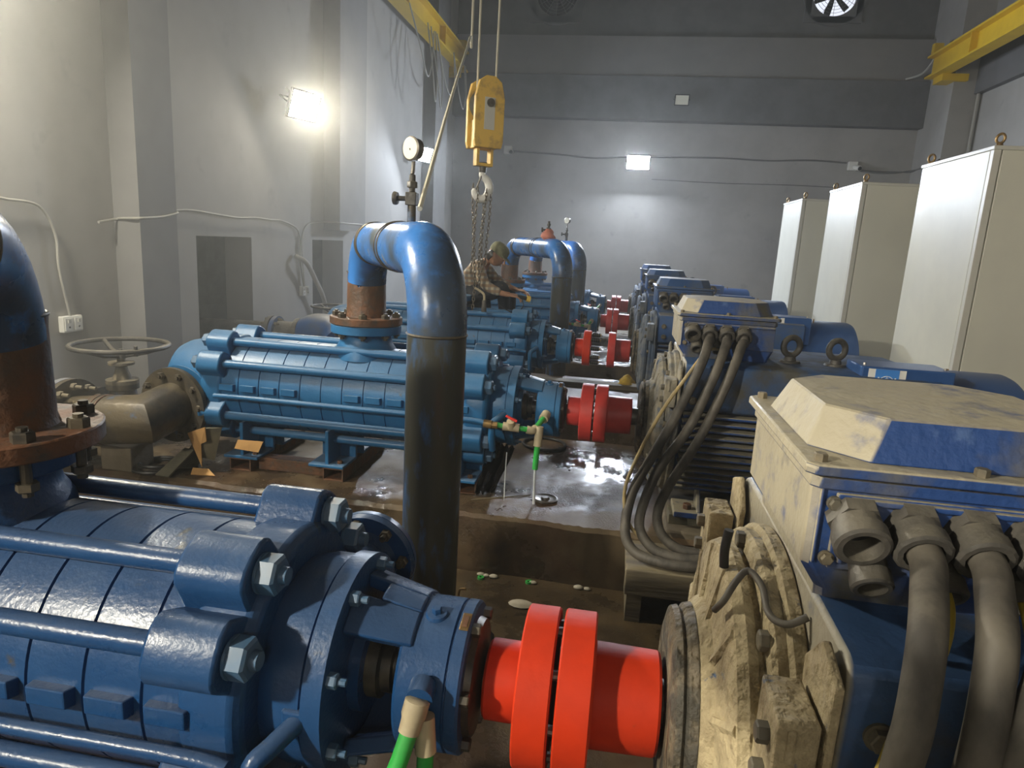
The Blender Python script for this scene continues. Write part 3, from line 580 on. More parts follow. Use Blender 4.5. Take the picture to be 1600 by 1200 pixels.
def gauge(loc, label, full=True, tilt=0):
    t = empty('pressure_gauge', loc, label, 'gauge', None, (0, 0, tilt))
    MB().cyl((0, 0, -.01), (0, 0, .08), .022, .02, 16).build('nipple', 'rustpipe', t)
    m = MB(); m.b2((-.026, -.026, .08), (.026, .026, .14)); m.cyl((0, 0, .14), (0, 0, .22), .015, .015, 14); m.hexb((0, 0, .16), (0, 0, 1), .026, .03); m.build('stop_valve', 'gland', t, 40, bevel=.004)
    m = MB(); m.cyl((-.02, 0, .11), (-.075, 0, .11), .012, .012, 10); m.lathe([(0, .028), (.012, .032), (.02, .03)], (-.07, 0, .11), (-1, 0, 0), 10); m.build('valve_knob', 'gland', t)
    if full:
        MB().tube(crom([(0, 0, .22), (0, .01, .25), (0, .012, .28)], 4), .010, 10).build('siphon', 'steel', t)
        c = Vector((0, .012, .335)); ax = Vector((-.5, -.87, 0))
        MB().lathe([(-.02, .048), (.015, .052), (.02, .056), (.024, .050)], c, ax, 36).build('case', 'steel', t, 40)
        MB().lathe([(.0245, .048), (.0255, .047)], c, ax, 36).build('dial', 'dial', t, 0)
        MB().tube([c + ax * .027, c + ax * .027 + Vector((.012, .01, -.03))], .003, 6).build('pointer', 'dark', t)
    return t
gz = FZ + .525 + .118
d_ = Vector((.905, -1.55, 0)).normalized()
for i, s in ((1, 1.27), (4, 1.25)):
    L_ = bends[2 if i == 3 else (1 if i == 1 else 3)].location
    gauge((L_.x + d_.x * s, L_.y + d_.y * s, gz), 'large round pressure gauge standing on the tall bent pipe' if i == 1 else 'small pressure gauge on the farthest bent pipe')
L_ = bends[2].location
gauge((L_.x + d_.x * 1.30, L_.y + d_.y * 1.30, gz), 'bare gauge stem sticking up through the salmon rag', False)
rg = MB(); lo = []
for k in range(9):
    z = -.03 + .155 * k / 8; rr = (.062, .075, .085, .088, .080, .072, .062, .05, .03)[k]
    lo.append([(L_.x + d_.x * 1.30 + rr * (1 + .22 * math.sin(3 * a * PI / 8 + k)) * math.cos(a * PI / 8), L_.y + d_.y * 1.30 + rr * (1 + .2 * math.cos(2 * a * PI / 8 + k * .7)) * math.sin(a * PI / 8), gz + z) for a in range(16)])
tag(rg.loft(lo).build('rag', 'rag', None, 60), 'salmon rag bundled round the stem on the bent pipe', 'rag')
# ------------------------------------------------------------------ electric motors
GX = (.437, .531, .625, .719)
def make_motor(y, label, far=False, sticker=1):
    t = empty('electric_motor', (0, y, PL), label, 'motor', 'blue electric motors in a row'); P = 'motorfar' if far else 'motor'; DU = 'dustfar' if far else 'dusty' if y < 2 else 'dustgrey'
    # frame: smooth rounded shoulder over finned flanks
    def yz(x, s=1.0):
        q = [(-.30, .30), (-.36, .40), (-.37, .80), (-.455, .83), (-.462, .86), (-.462, 1.055), (-.45, 1.085), (-.42, 1.095), (-.2, 1.10), (.2, 1.10), (.42, 1.095), (.45, 1.085), (.462, 1.055), (.462, .86), (.455, .83), (.37, .80), (.36, .40), (.30, .30)]
        return [(x, a * s, AX + (b - AX) * s) for a, b in q]
    m = MB(); m.loft([yz(.40), yz(1.74)]); m.build('frame', 'frame' if not far else P, t, 28, bevel=.01)
    for s in (-1, 1):
        m = MB()
        for k in range(12):
            z = .345 + k * .041; r = min(.465, math.sqrt(max(.02, .47 ** 2 - (z - AX) ** 2)) + .03)
            m.b2((.42, s * .34, z - .006), (1.72, s * r, z + .006))
        m.b2((.42, s * .335, .33), (1.72, s * .35, .81)); m.build('cooling_fins', P, t, 0, bevel=.003)
    MB().lathe([(.365, .30), (.365, .435), (.372, .445), (.395, .445), (.402, .435), (.402, .3)], (0, 0, AX), (1, 0, 0), 64).build('frame_ring', DU, t, 30)
    # drive end shield
    m = MB(); m.lathe([(.235, .12), (.235, .235), (.25, .255), (.262, .262), (.268, .30), (.272, .36), (.280, .392), (.300, .402), (.318, .398), (.322, .385), (.332, .385), (.336, .425), (.345, .432), (.366, .43), (.366, .3)], (0, 0, AX), (1, 0, 0), 72)
    for k in range(14):
        a = 360 / 14 * k + 6; p0, p1 = pol(.25, a, .262, AX), pol(.385, a, .283, AX); m.tube([p0, p1], .012, 6)
    m.build('end_shield', DU, t, 32)
    MB().lathe([(.185, .10), (.185, .20), (.192, .225), (.205, .23), (.212, .222), (.220, .235), (.236, .24), (.236, .1)], (0, 0, AX), (1, 0, 0), 56).build('bearing_cap', 'grease', t, 32)
    MB().cyl((.10, 0, AX), (.25, 0, AX), .055, .055, 24).build('shaft', 'steel', t)
    for k in range(8):
        a = 45 * k + 10; MB().hexb(pol(.412, a, .335, AX), (-1, 0, 0), .02, .018).build('shield_bolt', 'boltdusty', t, 30)
    for s in (-1, 1):
        m = MB(); m.b2((.30, s * .36, .84), (.365, s * .485, 1.0)); m.prism([(.372, s * .36, .80), (.372, s * .485, .80), (.372, s * .485, 1.07), (.372, s * .40, 1.10), (.372, s * .33, 1.03)], (.016, 0, 0)); m.b2((.315, s * .48, .93), (.33, s * .49, .99))
        e = m.build('mounting_ear', DU, t, 0, bevel=.006)
        for z in (.875, .945): MB().hexb((.30, s * .44, z), (-1, 0, 0), .018, .02).build('ear_bolt', 'boltdusty', e, 30)
    m = MB(); m.lathe([(.30, .40), (.30, .425), (.365, .43), (.365, .4)], (0, 0, AX), (1, 0, 0), 10, PI * .35, PI * .65, True); m.build('top_lug', DU, t, 30)
    for x, z in ((.455, .985), (.46, .885)):
        for s in (-1, 1):
            zc_ = z; yy = s * .462
            m = MB(); m.cyl((x, yy, z), (x, yy + s * .006, z), .024, .024, 18); m.hexb((x, yy + s * .006, z), (0, s, 0), .019, .016); m.build('frame_bolt', 'boltdusty', t, 30)
    # feet and rails
    for s in (-1, 1):
        f = MB(); f.b2((.42, s * .28, .20), (1.66, s * .50, .235))
        for x in (.56, .80, 1.3, 1.52): f.prism([(x - .012, s * .30, .235), (x + .012, s * .30, .235), (x + .012, s * .30, .42), (x - .012, s * .30, .42)], (0, s * .12, 0)) if False else f.add([(x - .012, s * .30, .235), (x + .012, s * .30, .235), (x + .012, s * .49, .235), (x - .012, s * .49, .235), (x - .012, s * .30, .40), (x + .012, s * .30, .40)], [(0, 1, 2, 3), (0, 4, 5, 1), (3, 2, 5, 4), (0, 3, 4), (1, 5, 2)])
        f.build('foot', P, t, 0, bevel=.006)
        for x in (.50, 1.58): MB().hexb((x, s * .43, .235), (0, 0, 1), .026, .03).build('foot_bolt', 'rust', t, 30)
        MB().b2((.40, s * .30, .14), (1.70, s * .46, .20)).build('base_rail', 'scrap', t, 0, bevel=.004)
    # fan cowl and the shroud in front of it
    m = MB(); m.lathe([(1.72, .35), (1.72, .43), (2.24, .43), (2.27, .417), (2.285, .385), (2.285, .05)], (0, 0, AX + .02), (1, 0, 0), 64); m.build('fan_cowl', 'bluepl', t, 32)
    c = MB().b2((1.33, -.42, .90), (1.80, -.16, 1.15)).build('cover_box', 'bluepl', t, 0, bevel=.008)
    for x in (1.36, 1.77): MB().hexb((x, -.36, 1.15), (0, 0, 1), .008, .012).build('cover_screw', 'steel', c, 30)
    MB().cyl((1.90, -.1, AX + .42), (1.90, -.1, AX + .475), .006, .006, 8).build('grease_nipple', 'brass', t)
    # terminal box on top
    def rr(x0, x1, y0, y1, z): return [(x0, y0 + .015, z), (x0 + .015, y0, z), (x1 - .015, y0, z), (x1, y0 + .015, z), (x1, y1 - .015, z), (x1 - .015, y1, z), (x0 + .015, y1, z), (x0, y1 - .015, z)]
    tb = MB().loft([rr(.405, .87, -.245, .245, 1.06), rr(.400, .88, -.25, .25, 1.115), rr(.366, .90, -.262, .262, 1.165), rr(.365, .90, -.262, .262, 1.34)]).build('terminal_box', P, t, 20, bevel=.004)
    pn = MB().b2((.362, -.262, 1.215), (.366, .262, 1.335)); 
    m = MB(); m.loft([rr(.345, .92, -.285, .285, 1.338), rr(.345, .92, -.285, .285, 1.352), rr(.348, .917, -.282, .282, 1.357)]); m.loft([rr(.36, .905, -.27, .27, 1.31), rr(.36, .905, -.27, .27, 1.333)]); m.build('box_lip', P, tb, 20, bevel=.003)
    def oct_(i, ch, z, x0=.372, x1=.895, y0=-.245, y1=.245): a, b, c_, d = x0 + i, x1 - i, y0 + i, y1 - i; return [(a, c_ + ch, z), (a + ch, c_, z), (b - ch, c_, z), (b, c_ + ch, z), (b, d - ch, z), (b - ch, d, z), (a + ch, d, z), (a, d - ch, z)]
    MB().loft([oct_(0, .085, 1.357), oct_(.03, .085, 1.43), oct_(.034, .085, 1.433)]).build('box_lid', P, tb, 10, bevel=.004)
    for x, yy in ((.36, -.27), (.36, .262), (.63, -.272), (.90, -.27), (.90, .262)): MB().hexb((x + (.012 if x < .5 else -.012 if x > .8 else 0), yy + (.015 if yy < 0 else -.01), 1.357), (0, 0, 1), .012, .014).build('lid_bolt', 'boltdusty', tb, 30)
    m = MB()
    m.b2((.405, -.272, 1.165), (.895, -.26, 1.305)); m.b2((.378, -.269, 1.17), (.384, -.258, 1.315)); m.b2((.418, -.282, 1.18), (.426, -.27, 1.30)); m.b2((.426, -.284, 1.292), (.89, -.27, 1.302))
    m.build('gland_plate', P, tb, 0, bevel=.003)
    for x, z in ((.397, 1.287), (.397, 1.185)): m = MB(); m.cyl((x + .004, -.268, z), (x + .004, -.276, z), .013, .013, 16); m.hexb((x + .004, -.276, z), (0, -1, 0), .0105, .008); m.build('plate_bolt', 'boltdusty', tb, 30)
    def gland(x, yy, z, ax, r, open_):
        m = MB(); ax = Vector(ax).normalized(); m.lathe([(-.01, r * 1.05), (.016, r * 1.05)], (x, yy, z), ax, 6)
        m.lathe([(.014, r * .92), (.055, r * .92), (.058, r * .7), (.016, r * .66)], (x, yy, z), ax, 28, close=True)
        m.lathe([(.034, r * .94), (.036, r * 1.02), (.062, r * 1.02), (.066, r * .9), (.066, r * .70), (.034, r * .7)], (x, yy, z), ax, 14 if not open_ else 36, close=True)
        g_ = m.build('cable_gland', 'gland', t, 30)
        MB().cyl(Vector((x, yy, z)) + ax * .018, Vector((x, yy, z)) + ax * .022, r * .66, r * .66, 20).build('gland_bore', 'dark', g_)
    for i, x in enumerate(GX): gland(x, -.272, 1.262, (0, -.90, -.42), .045, i == 0)
    for x in (.468, .585, .70): gland(x, -.262, 1.195, (0.02, -.80, -.6), .034, True)
    if sticker:
        st = MB().b2((1.365, -.4235, .985), (1.555, -.4205, 1.14)).build('sticker', 'stickw', t, 0); st['label'] = 'white and blue emblem sticker'
        MB().b2((1.40, -.4255, .985), (1.52, -.423, 1.14)).build('sticker_field', 'stickb', st, 0)
        m = MB(); cx, cz, yy = 1.46, 1.09 if sticker == 2 else 1.065, -.4268; s = .8 if sticker == 2 else 1.3
        for r in (.012, .021, .030): m.torus((cx, yy, cz), (0, 1, 0), r * s, .0016 * s, 28, 5)
        for k in range(8): a = k * PI / 4; m.tube([(cx, yy, cz), (cx + .03 * s * math.cos(a), yy, cz + .03 * s * math.sin(a))], .0012 * s, 5)
        for sd in (-1, 1):
            for k in range(6): a = -1.25 + k * .36; m.box((cx + sd * .038 * s * math.cos(a), yy, cz + .038 * s * math.sin(a)), (.010 * s, .002, .0055 * s), Matrix.Rotation(-sd * (a + 1.0), 3, 'Y'))
        m.build('emblem', 'stickw', st, 30)
        if sticker == 2:
            for k, ch in enumerate('UNDP'):
                x0 = 1.408 + k * .028; MB().b2((x0 - .002, -.4262, 1.002), (x0 + .022, -.4252, 1.038)).build('letter_square', 'stickw', st, 0)
                cu = bpy.data.curves.new('letter', 'FONT'); cu.body = ch; cu.size = .034; cu.extrude = .0006; cu.materials.append(M['stickb'])
                tmp = bpy.data.objects.new('letter', cu); lo_ = bpy.data.objects.new('letter', bpy.data.meshes.new_from_object(tmp)); COL.objects.link(lo_); lo_.parent = st; lo_.location = (x0 + .0, -.4268, 1.008); lo_.rotation_euler = (PI / 2, 0, 0)
    for x in (1.02, 1.27):
        m = MB(); m.cyl((x, -.16, 1.10), (x, -.16, 1.112), .06, .055, 20); m.cyl((x, -.16, 1.11), (x, -.16, 1.135), .035, .03, 16); m.torus((x, -.16, 1.195), (.35, -1, 0), .052, .0175, 28, 12); m.build('lifting_eye', 'gland', t)
    return t
PEDS = 'concrete_block'
for i, y in enumerate(PY):
    o = MB().b2((.38, y - .56, PL), (1.9, y + .56, PL + .14)).build('motor_plinth', 'plinthdry', None, 0, bevel=.012); structure(o)
make_motor(PY[0], 'nearest electric motor, dust caked, at the right edge of the photo', False, 0)
m2 = make_motor(PY[1], 'blue electric motor with three cables looping to the floor', False, 1)
m3 = make_motor(PY[2], 'blue electric motor with a four-letter sticker, third from the camera', True, 2)
m4 = make_motor(PY[3], 'blue electric motor, fourth from the camera', True, 0)
c = copy_tree(m4); c.location = (0, PY[4], PL); c['label'] = 'farthest blue electric motor, nearest the back wall'

# ------------------------------------------------------------------ motor cables
def cable(pts, r, label, mat='cable', cat='power cable', group='thick motor cables', k=8, name='power_cable'):
    o = MB().tube(crom(pts, k), r, 14).build(name, mat, None, 60); return tag(o, label, cat, group)
y1 = PY[0] - .272; zg = PL + 1.262; RC = .027
def g1(k): return [(GX[k], y1 - .035, zg - .016), (GX[k], y1 - .075, zg - .034)]
cable(g1(1) + [(.518, 1.06, 1.59), (.487, .975, 1.56), (.477, .945, 1.50), (.468, .925, 1.43), (.460, .92, 1.35), (.455, .92, 1.1), (.45, .90, .6), (.45, .85, FL + .03)], RC, 'thick grey cable from the second gland of the nearest motor')
cable(g1(2) + [(.612, 1.06, 1.59), (.580, .975, 1.56), (.570, .945, 1.50), (.561, .925, 1.43), (.556, .92, 1.35), (.553, .92, 1.1), (.55, .90, .6), (.55, .85, FL + .03)], RC, 'thick grey cable from the third gland of the nearest motor')
cable(g1(3) + [(.705, 1.06, 1.60), (.665, .99, 1.58), (.635, .945, 1.52), (.612, .925, 1.45), (.600, .92, 1.38), (.61, .92, 1.1), (.64, .90, .6), (.64, .85, FL + .03)], RC, 'thick grey cable at the right edge of the photo')
cable([(.585, y1 - .03, PL + 1.175), (.579, 1.10, 1.53), (.555, 1.05, 1.49), (.51, 1.0, 1.425), (.467, .97, 1.385), (.435, .93, 1.34), (.39, .90, 1.2), (.36, .9, .8), (.36, .88, FL + .01)], .006, 'thin yellow earth wire behind the cable of the nearest motor', 'yelwire', 'wire', None, name='earth_wire')
cable([(.70, y1 - .03, PL + 1.175), (.69, 1.08, 1.50), (.66, 1.0, 1.46), (.615, .95, 1.42), (.575, .96, 1.37), (.56, .97, 1.1), (.56, .95, FL + .01)], .005, 'thin pale wire beside the cable at the right edge of the photo', 'yelwire', 'wire', None, name='earth_wire')
y2 = PY[1] - .272
def g2(k): return [(GX[k], y2 - .035, zg - .016), (GX[k], y2 - .07, zg - .05)]
end = [(.62, 3.36, .495), (.74, 3.40, .492)]
cable(g2(1) + [(.519, 3.86, 1.595), (.492, 3.765, 1.52), (.445, 3.705, 1.40), (.351, 3.68, 1.155), (.247, 3.62, .943), (.167, 3.54, .775), (.143, 3.44, .60), (.20, 3.38, .51), (.338, 3.32, .495), (.48, 3.31, .495)] + end, RC, 'left of the three long cables looping down from the second motor')
cable(g2(2) + [(.616, 3.86, 1.59), (.578, 3.765, 1.50), (.534, 3.705, 1.38), (.440, 3.68, 1.125), (.303, 3.62, .905), (.233, 3.55, .72), (.222, 3.48, .60), (.30, 3.43, .515), (.42, 3.40, .495), (.52, 3.40, .495), (.62, 3.44, .495), (.74, 3.47, .492)], RC, 'middle one of three long cables looping from the second motor')
cable(g2(3) + [(.70, 3.86, 1.59), (.66, 3.765, 1.50), (.605, 3.705, 1.35), (.498, 3.68, 1.06), (.365, 3.62, .81), (.315, 3.57, .66), (.345, 3.53, .56), (.43, 3.50, .505), (.53, 3.49, .495), (.63, 3.52, .495), (.74, 3.54, .492)], RC, 'right of the three long cables, the tightest loop to the floor')
cable([(.585, y2 - .04, PL + 1.165), (.52, 3.87, 1.545), (.47, 3.78, 1.50), (.395, 3.70, 1.40), (.277, 3.65, 1.20), (.168, 3.58, .945), (.125, 3.52, .78), (.16, 3.47, .63), (.26, 3.47, .535), (.40, 3.455, .475), (.48, 3.45, .470)], .010, 'thin tan wire looping beside the thick cables of the second motor', 'thinwire', 'wire', None, name='thin_wire')
cable([(1.30, PY[1] - .42, 1.415), (1.1, PY[1] - .43, 1.42), (.98, PY[1] - .40, 1.445), (.90, PY[1] - .30, 1.46)], .006, 'thin pale wire along the top of the second motor', 'conduit', 'wire', None, name='thin_wire')
cable([(.25, PY[0] - .14, PL + AX + .335), (.262, PY[0] - .16, PL + AX + .37), (.285, PY[0] - .14, PL + AX + .405), (.31, PY[0] - .12, PL + AX + .42), (.33, PY[0] - .16, PL + AX + .41), (.335, PY[0] - .22, PL + AX + .385), (.36, PY[0] - .25, PL + AX + .385), (.395, PY[0] - .25, PL + AX + .405)], .007, 'short dusty flexible conduit lying on the end shield of the nearest motor', 'cable', 'conduit', None, name='flexible_conduit')
cable([(.275, PY[0] - .05, PL + AX + .39), (.272, PY[0] - .05, PL + AX + .43), (.276, PY[0] - .05, PL + AX + .475)], .010, 'black taped cable stub standing on the end shield of the nearest motor', 'black', 'cable stub', None, name='cable_stub')
# ------------------------------------------------------------------ suction piping at the left wall
t = empty('suction_elbow', (-2.84, 3.94, .90), 'rust stained suction elbow with a mitred end left of the second pump', 'pipe elbow')
def mitre(m, pts, r, n=40):                       # pipe with mitred corners
    P = [Vector(p) for p in pts]; loops = []
    for i, p in enumerate(P):
        if i == 0: nrm = (P[1] - P[0]).normalized(); d = nrm
        elif i == len(P) - 1: nrm = (P[-1] - P[-2]).normalized(); d = nrm
        else: d = (P[i] - P[i - 1]).normalized(); nrm = (d + (P[i + 1] - P[i]).normalized()).normalized()
        up = Vector((0, 0, 1)); s = d.cross(up).normalized(); u = s.cross(d)
        lp = []
        for k in range(n):
            a = 2 * PI * k / n; q = (s * math.cos(a) + u * math.sin(a)) * r; q = q - d * (q.dot(nrm) / d.dot(nrm)); lp.append(p + q)
        loops.append(lp)
    m.loft(loops)
m = MB(); mitre(m, [(0, 0, 0), (-.02, -.27, -.035), (-.30, -.30, -.06), (-.52, -.27, -.09)], .155); m.build('pipe_body', 'rustpipe', t, 30)
m = MB()
for q, d in (((-.30, -.30, -.06), (1, 0, 0)), ((-.26, -.30, -.055), (1, 0, 0)), ((-.34, -.295, -.065), (1, 0, 0))): MB().torus(q, d, .155, .006, 36, 8).build('weld_bead', 'rust', t)
m = MB(); m.lathe([(-.005, .10), (-.005, .25), (.03, .25), (.03, .10)], (0, 0, 0), (-.12, -1, 0), 44); f = m.build('flange', 'rustpipe', t, 30)
for k in range(10):
    a = k * PI / 5; c = Vector((.205 * math.cos(a), -.03, .205 * math.sin(a))); m = MB(); m.hexb(c, (-.12, -1, 0), .024, .03); m.cyl(c + Vector((0, -.03, 0)), c + Vector((0, -.045, 0)), .012, .012, 8); m.build('flange_bolt', 'boltdark', f, 30)
lc = Vector((-.52, -.27, -.09))
m = MB(); m.lathe([(0, .10), (0, .265), (.035, .265), (.035, .10)], lc, (-1, 0, 0), 44); f = m.build('flange', 'rustpipe', t, 30)
for k in range(12):
    a = k * PI / 6; c = lc + Vector((0, .22 * math.cos(a), .22 * math.sin(a))); m = MB(); m.hexb(c, (1, 0, 0), .024, .028); m.cyl(c + Vector((.028, 0, 0)), c + Vector((.075, 0, 0)), .012, .012, 8); m.build('flange_bolt', 'boltdusty', f, 30)
t = empty('check_valve', (-3.40, 3.67, .81), 'blue grey flanged valve body half hidden by the rusty discharge flange', 'valve')
m = MB(); m.lathe([(0, .10), (0, .265), (.04, .265), (.05, .20), (.10, .18), (.22, .20), (.34, .18), (.36, .26), (.40, .26), (.40, .1)], (0, 0, 0), (-1, 0, 0), 40); m.build('valve_body', 'motorfar', t, 30)
for k in range(8):
    a = k * PI / 4; c = Vector((-.40, .22 * math.cos(a), .22 * math.sin(a))); MB().hexb(c, (-1, 0, 0), .024, .03).cyl(c, c + Vector((.04, 0, 0)), .014, .014, 8).build('flange_bolt', 'boltdusty', t, 30)
MB().b2((-.30, -.15, -.80), (-.12, .15, -.17)).build('support_block', 'plinthdry', t, 0, bevel=.01)
def gate_valve(loc, s, label, ax='x'):
    t = empty('gate_valve', loc, label, 'valve')
    m = MB(); m.lathe([(-.20 * s, .08 * s), (-.20 * s, .17 * s), (-.165 * s, .17 * s), (-.16 * s, .12 * s), (-.07 * s, .13 * s), (.07 * s, .13 * s), (.16 * s, .12 * s), (.165 * s, .17 * s), (.20 * s, .17 * s), (.20 * s, .08 * s)], (0, 0, -.33 * s), (1, 0, 0), 32)
    m.lathe([(-.33 * s, .11 * s), (-.16 * s, .08 * s), (-.15 * s, .10 * s), (-.115 * s, .10 * s)], (0, 0, 0), (0, 0, 1), 28); m.build('valve_body', 'rustpipe', t, 30)
    MB().lathe([(-.115 * s, .10 * s), (-.09 * s, .10 * s), (-.085 * s, .06 * s), (-.03 * s, .04 * s), (.0, .035 * s), (.012 * s, .08 * s), (.028 * s, .08 * s), (.032 * s, .025 * s), (.06 * s, .025 * s)], (0, 0, 0), (0, 0, 1), 28).build('bonnet', 'boltdusty', t, 30)
    MB().cyl((0, 0, 0), (0, 0, .115 * s), .014, .014, 12).build('stem', 'steel', t)
    w_ = MB(); w_.torus((0, 0, .14 * s), (0, 0, 1), .29 * s, .016 * s, 44, 10)
    for k in range(3):
        a = 2 * PI * k / 3 + .5; d = Vector((math.cos(a), math.sin(a), 0)); w_.tube([d * .03 * s + Vector((0, 0, .07 * s)), d * .15 * s + Vector((0, 0, .09 * s)), d * .29 * s + Vector((0, 0, .14 * s))], .014 * s, 10)
    w_.cyl((0, 0, .055 * s), (0, 0, .10 * s), .034 * s, .028 * s, 16)
    w_.cyl((.24 * s, -.16 * s, .11 * s), (.24 * s, -.16 * s, .175 * s), .012 * s, .012 * s, 8)
    w_.build('handwheel', 'gland', t)
    return t
g1 = gate_valve((-3.50, 4.28, 1.045), 1.08, 'gate valve with a large grey handwheel near the left wall')
MB().b2((-.12, -.12, -.665), (.12, .12, -.52)).build('support_block', 'plinthdry', g1, 0)
t = empty('suction_pipe', (-4.78, 6.83, .95), 'grey suction pipe coming through the doorway to the third pump', 'pipe')
m = MB(); m.cyl((-.6, 0, 0), (1.04, 0, .03), .098, .098, 32); m.build('pipe_run', 'gland', t)
for xx in (1.04, 1.10):
    f = MB().lathe([(0, .08), (0, .165), (.045, .165), (.045, .08)], (xx, 0, .03), (1, 0, 0), 36).build('flange', 'gland' if xx < 1.1 else 'motorfar', t, 30)
    for k in range(8):
        a = k * PI / 4; s = -1 if xx < 1.1 else 1; c = Vector((xx + (.0 if s < 0 else .045), .13 * math.cos(a), .03 + .13 * math.sin(a))); MB().hexb(c, (s, 0, 0), .02, .02).cyl(c, c + Vector((s * .05, 0, 0)), .011, .011, 8).build('flange_bolt', 'boltdusty', f, 30)
m = MB(); m.cyl((1.145, 0, .03), (1.40, 0, .02), .12, .12, 28); m.lathe([(0, .1), (0, .17), (.05, .17), (.05, .1)], (1.36, 0, .02), (1, 0, 0), 32); m.build('spool', 'gland', t, 30)
m = MB(); m.tube(crom([(1.42, 0, .02), (1.6, -.02, .06), (1.82, -.10, .06), (1.95, -.26, .0)], 6), [.15 + .05 * math.sin(PI * min(1, i / 15)) for i in range(19)], 28); m.build('elbow', 'motorfar', t)
MB().b2((.95, -.12, -.92), (1.2, .12, -.12)).build('support_block', 'plinthdry', t, 0)
gate_valve((-3.27, 7.42, 1.11), .82, 'small pale handwheel valve behind the second pump')

# ------------------------------------------------------------------ rusty skids and floor clutter
def rtube(name, c, size, ax, label, rot=0):
    a, b, L_ = size; th = .008; m = MB()
    m.b2((-L_ / 2, -a / 2, 0), (L_ / 2, a / 2, th)); m.b2((-L_ / 2, -a / 2, b - th), (L_ / 2, a / 2, b)); m.b2((-L_ / 2, -a / 2, th), (L_ / 2, -a / 2 + th, b - th)); m.b2((-L_ / 2, a / 2 - th, th), (L_ / 2, a / 2, b - th))
    o = m.build(name, 'rust', None, 0); o.location = c; o.rotation_euler = (0, 0, (PI / 2 if ax == 'y' else 0) + rot); return tag(o, label, 'steel skid', 'rusty square tube skids')
rtube('steel_skid', (-1.745, 4.36, PT), (.14, .085, .80), 'y', 'rusty square tube skid with an open end under the middle of the second pump')
rtube('steel_skid', (-.86, 4.40, PT), (.13, .085, .80), 'y', 'rusty square tube skid beside the tall bent pipe under the drive end')
rtube('steel_skid', (-2.40, 4.36, PT), (.15, .085, .80), 'y', 'rusty square tube skid in shade near the suction end')
o = MB().b2((-2.30, 4.02, PT), (-1.84, 4.12, PT + .085)).build('steel_skid', 'rust', None, 0, bevel=.004); tag(o, 'rusty flat topped bar lying lengthwise left of the open tube end', 'steel skid', 'rusty square tube skids')
for i in (0, 2, 3, 4):
    m = MB()
    m.b2((-2.45, -.30, .10), (-.68, -.08, .186)); m.b2((-2.45, .08, .10), (-.68, .30, .186)); m.b2((-1.8, -.08, .11), (-1.6, .08, .18)); m.build('base_frame', 'rust', pumps[i], 0)
def sheet(name, pts, th, mat, label, cat, bev=0):
    P = [Vector(p) for p in pts]; n = (P[1] - P[0]).cross(P[2] - P[0]).normalized() * th
    o = MB().prism(P, n).build(name, mat, None, 0, bevel=bev); return tag(o, label, cat)
m = MB(); m.prism([(-2.80, 3.86, PT), (-2.60, 3.86, .78), (-2.50, 3.92, .78), (-2.70, 3.93, PT)], (0, .015, 0)); m.prism([(-2.60, 3.86, .78), (-2.50, 3.92, .78), (-2.56, 3.92, .55), (-2.64, 3.87, .58)], (.01, -.012, 0))
tag(m.build('scrap_bracket', 'scrap', None, 0), 'bent scrap steel bracket leaning at the suction end of the second pump', 'scrap metal')
sheet('cardboard_flap', [(-2.70, 3.85, .74), (-2.56, 3.83, .80), (-2.56, 3.84, .70), (-2.60, 3.84, .68), (-2.60, 3.84, .52)], .006, 'card', 'torn orange brown cardboard flap caught on the scrap bracket', 'cardboard')
sheet('cardboard_piece', [(-2.40, 3.94, .70), (-2.22, 3.94, .705), (-2.25, 3.93, .63), (-2.42, 3.93, .64)], .006, 'card', 'small lit cardboard piece wedged under the second pump', 'cardboard')
sheet('cardboard_scrap', [(-2.64, 3.78, PT + .004), (-2.48, 3.80, PT + .004), (-2.55, 3.84, PT + .03), (-2.65, 3.82, PT + .035)], .005, 'card', 'cardboard scrap on the wet floor below the bracket', 'cardboard')
sheet('steel_strip', [(-2.83, 3.70, PT + .004), (-2.73, 3.69, PT + .004), (-2.66, 3.86, .62), (-2.74, 3.88, .62)], .012, 'scrap', 'grey mossy steel strip lying beside the suction elbow', 'scrap metal')
tag(MB().torus((-2.93, 3.84, PT + .013), (0, 0, 1), .14, .013, 40, 8).torus((-2.92, 3.86, PT + .034), (0, .06, 1), .12, .012, 40, 8).build('hose_coil', 'black'), 'black hose coil on the floor beside the steel strip', 'hose')
o = MB().b2((-.11, -.11, 0), (.11, .11, .165)).build('support_block', 'plinthdry', None, 0, bevel=.01); o.location = (-3.12, 3.82, PT); tag(o, 'small pale concrete block under the rust stained suction elbow', 'block')
MB().cyl((0, 0, 0), (0, 0, .001), .01, .01, 8)
o = MB().lathe([(0, .04), (.002, .078), (.012, .082), (.016, .07), (.010, .055), (.010, .03), (.02, .022), (.02, .0)], (0, 0, 0), (0, 0, 1), 36).build('floor_disc', 'steel', None, 40); o.location = (-.349, 4.046, PT); tag(o, 'round metal disc on the wet plinth under the water jet', 'metal disc')
o = MB().torus((-.49, 5.22, PT + .012), (0, 0, 1), .17, .012, 44, 8).build('hose_ring', 'black'); tag(o, 'thin black hose ring on the floor behind the red handled valve', 'hose')
wr = [(-.80, 4.01, PT + .01), (-.68, 4.09, PT + .01), (-.60, 4.30, PT + .25), (-.72, 4.24, PT + .28)]
vs = []; fs = []; nu, nv = 14, 10
for i in range(nu + 1):
    for j in range(nv + 1):
        u, v = i / nu, j / nv; p = (Vector(wr[0]) * (1 - u) + Vector(wr[1]) * u) * (1 - v) + (Vector(wr[3]) * (1 - u) + Vector(wr[2]) * u) * v
        p += Vector((0, -.02 * math.sin(u * 17 + v * 2), .016 * math.sin(u * 26 + v * 5))); vs.append(p)
m = MB(); off = Vector((.006, .012, .004)); n_ = len(vs); k_ = nv + 1
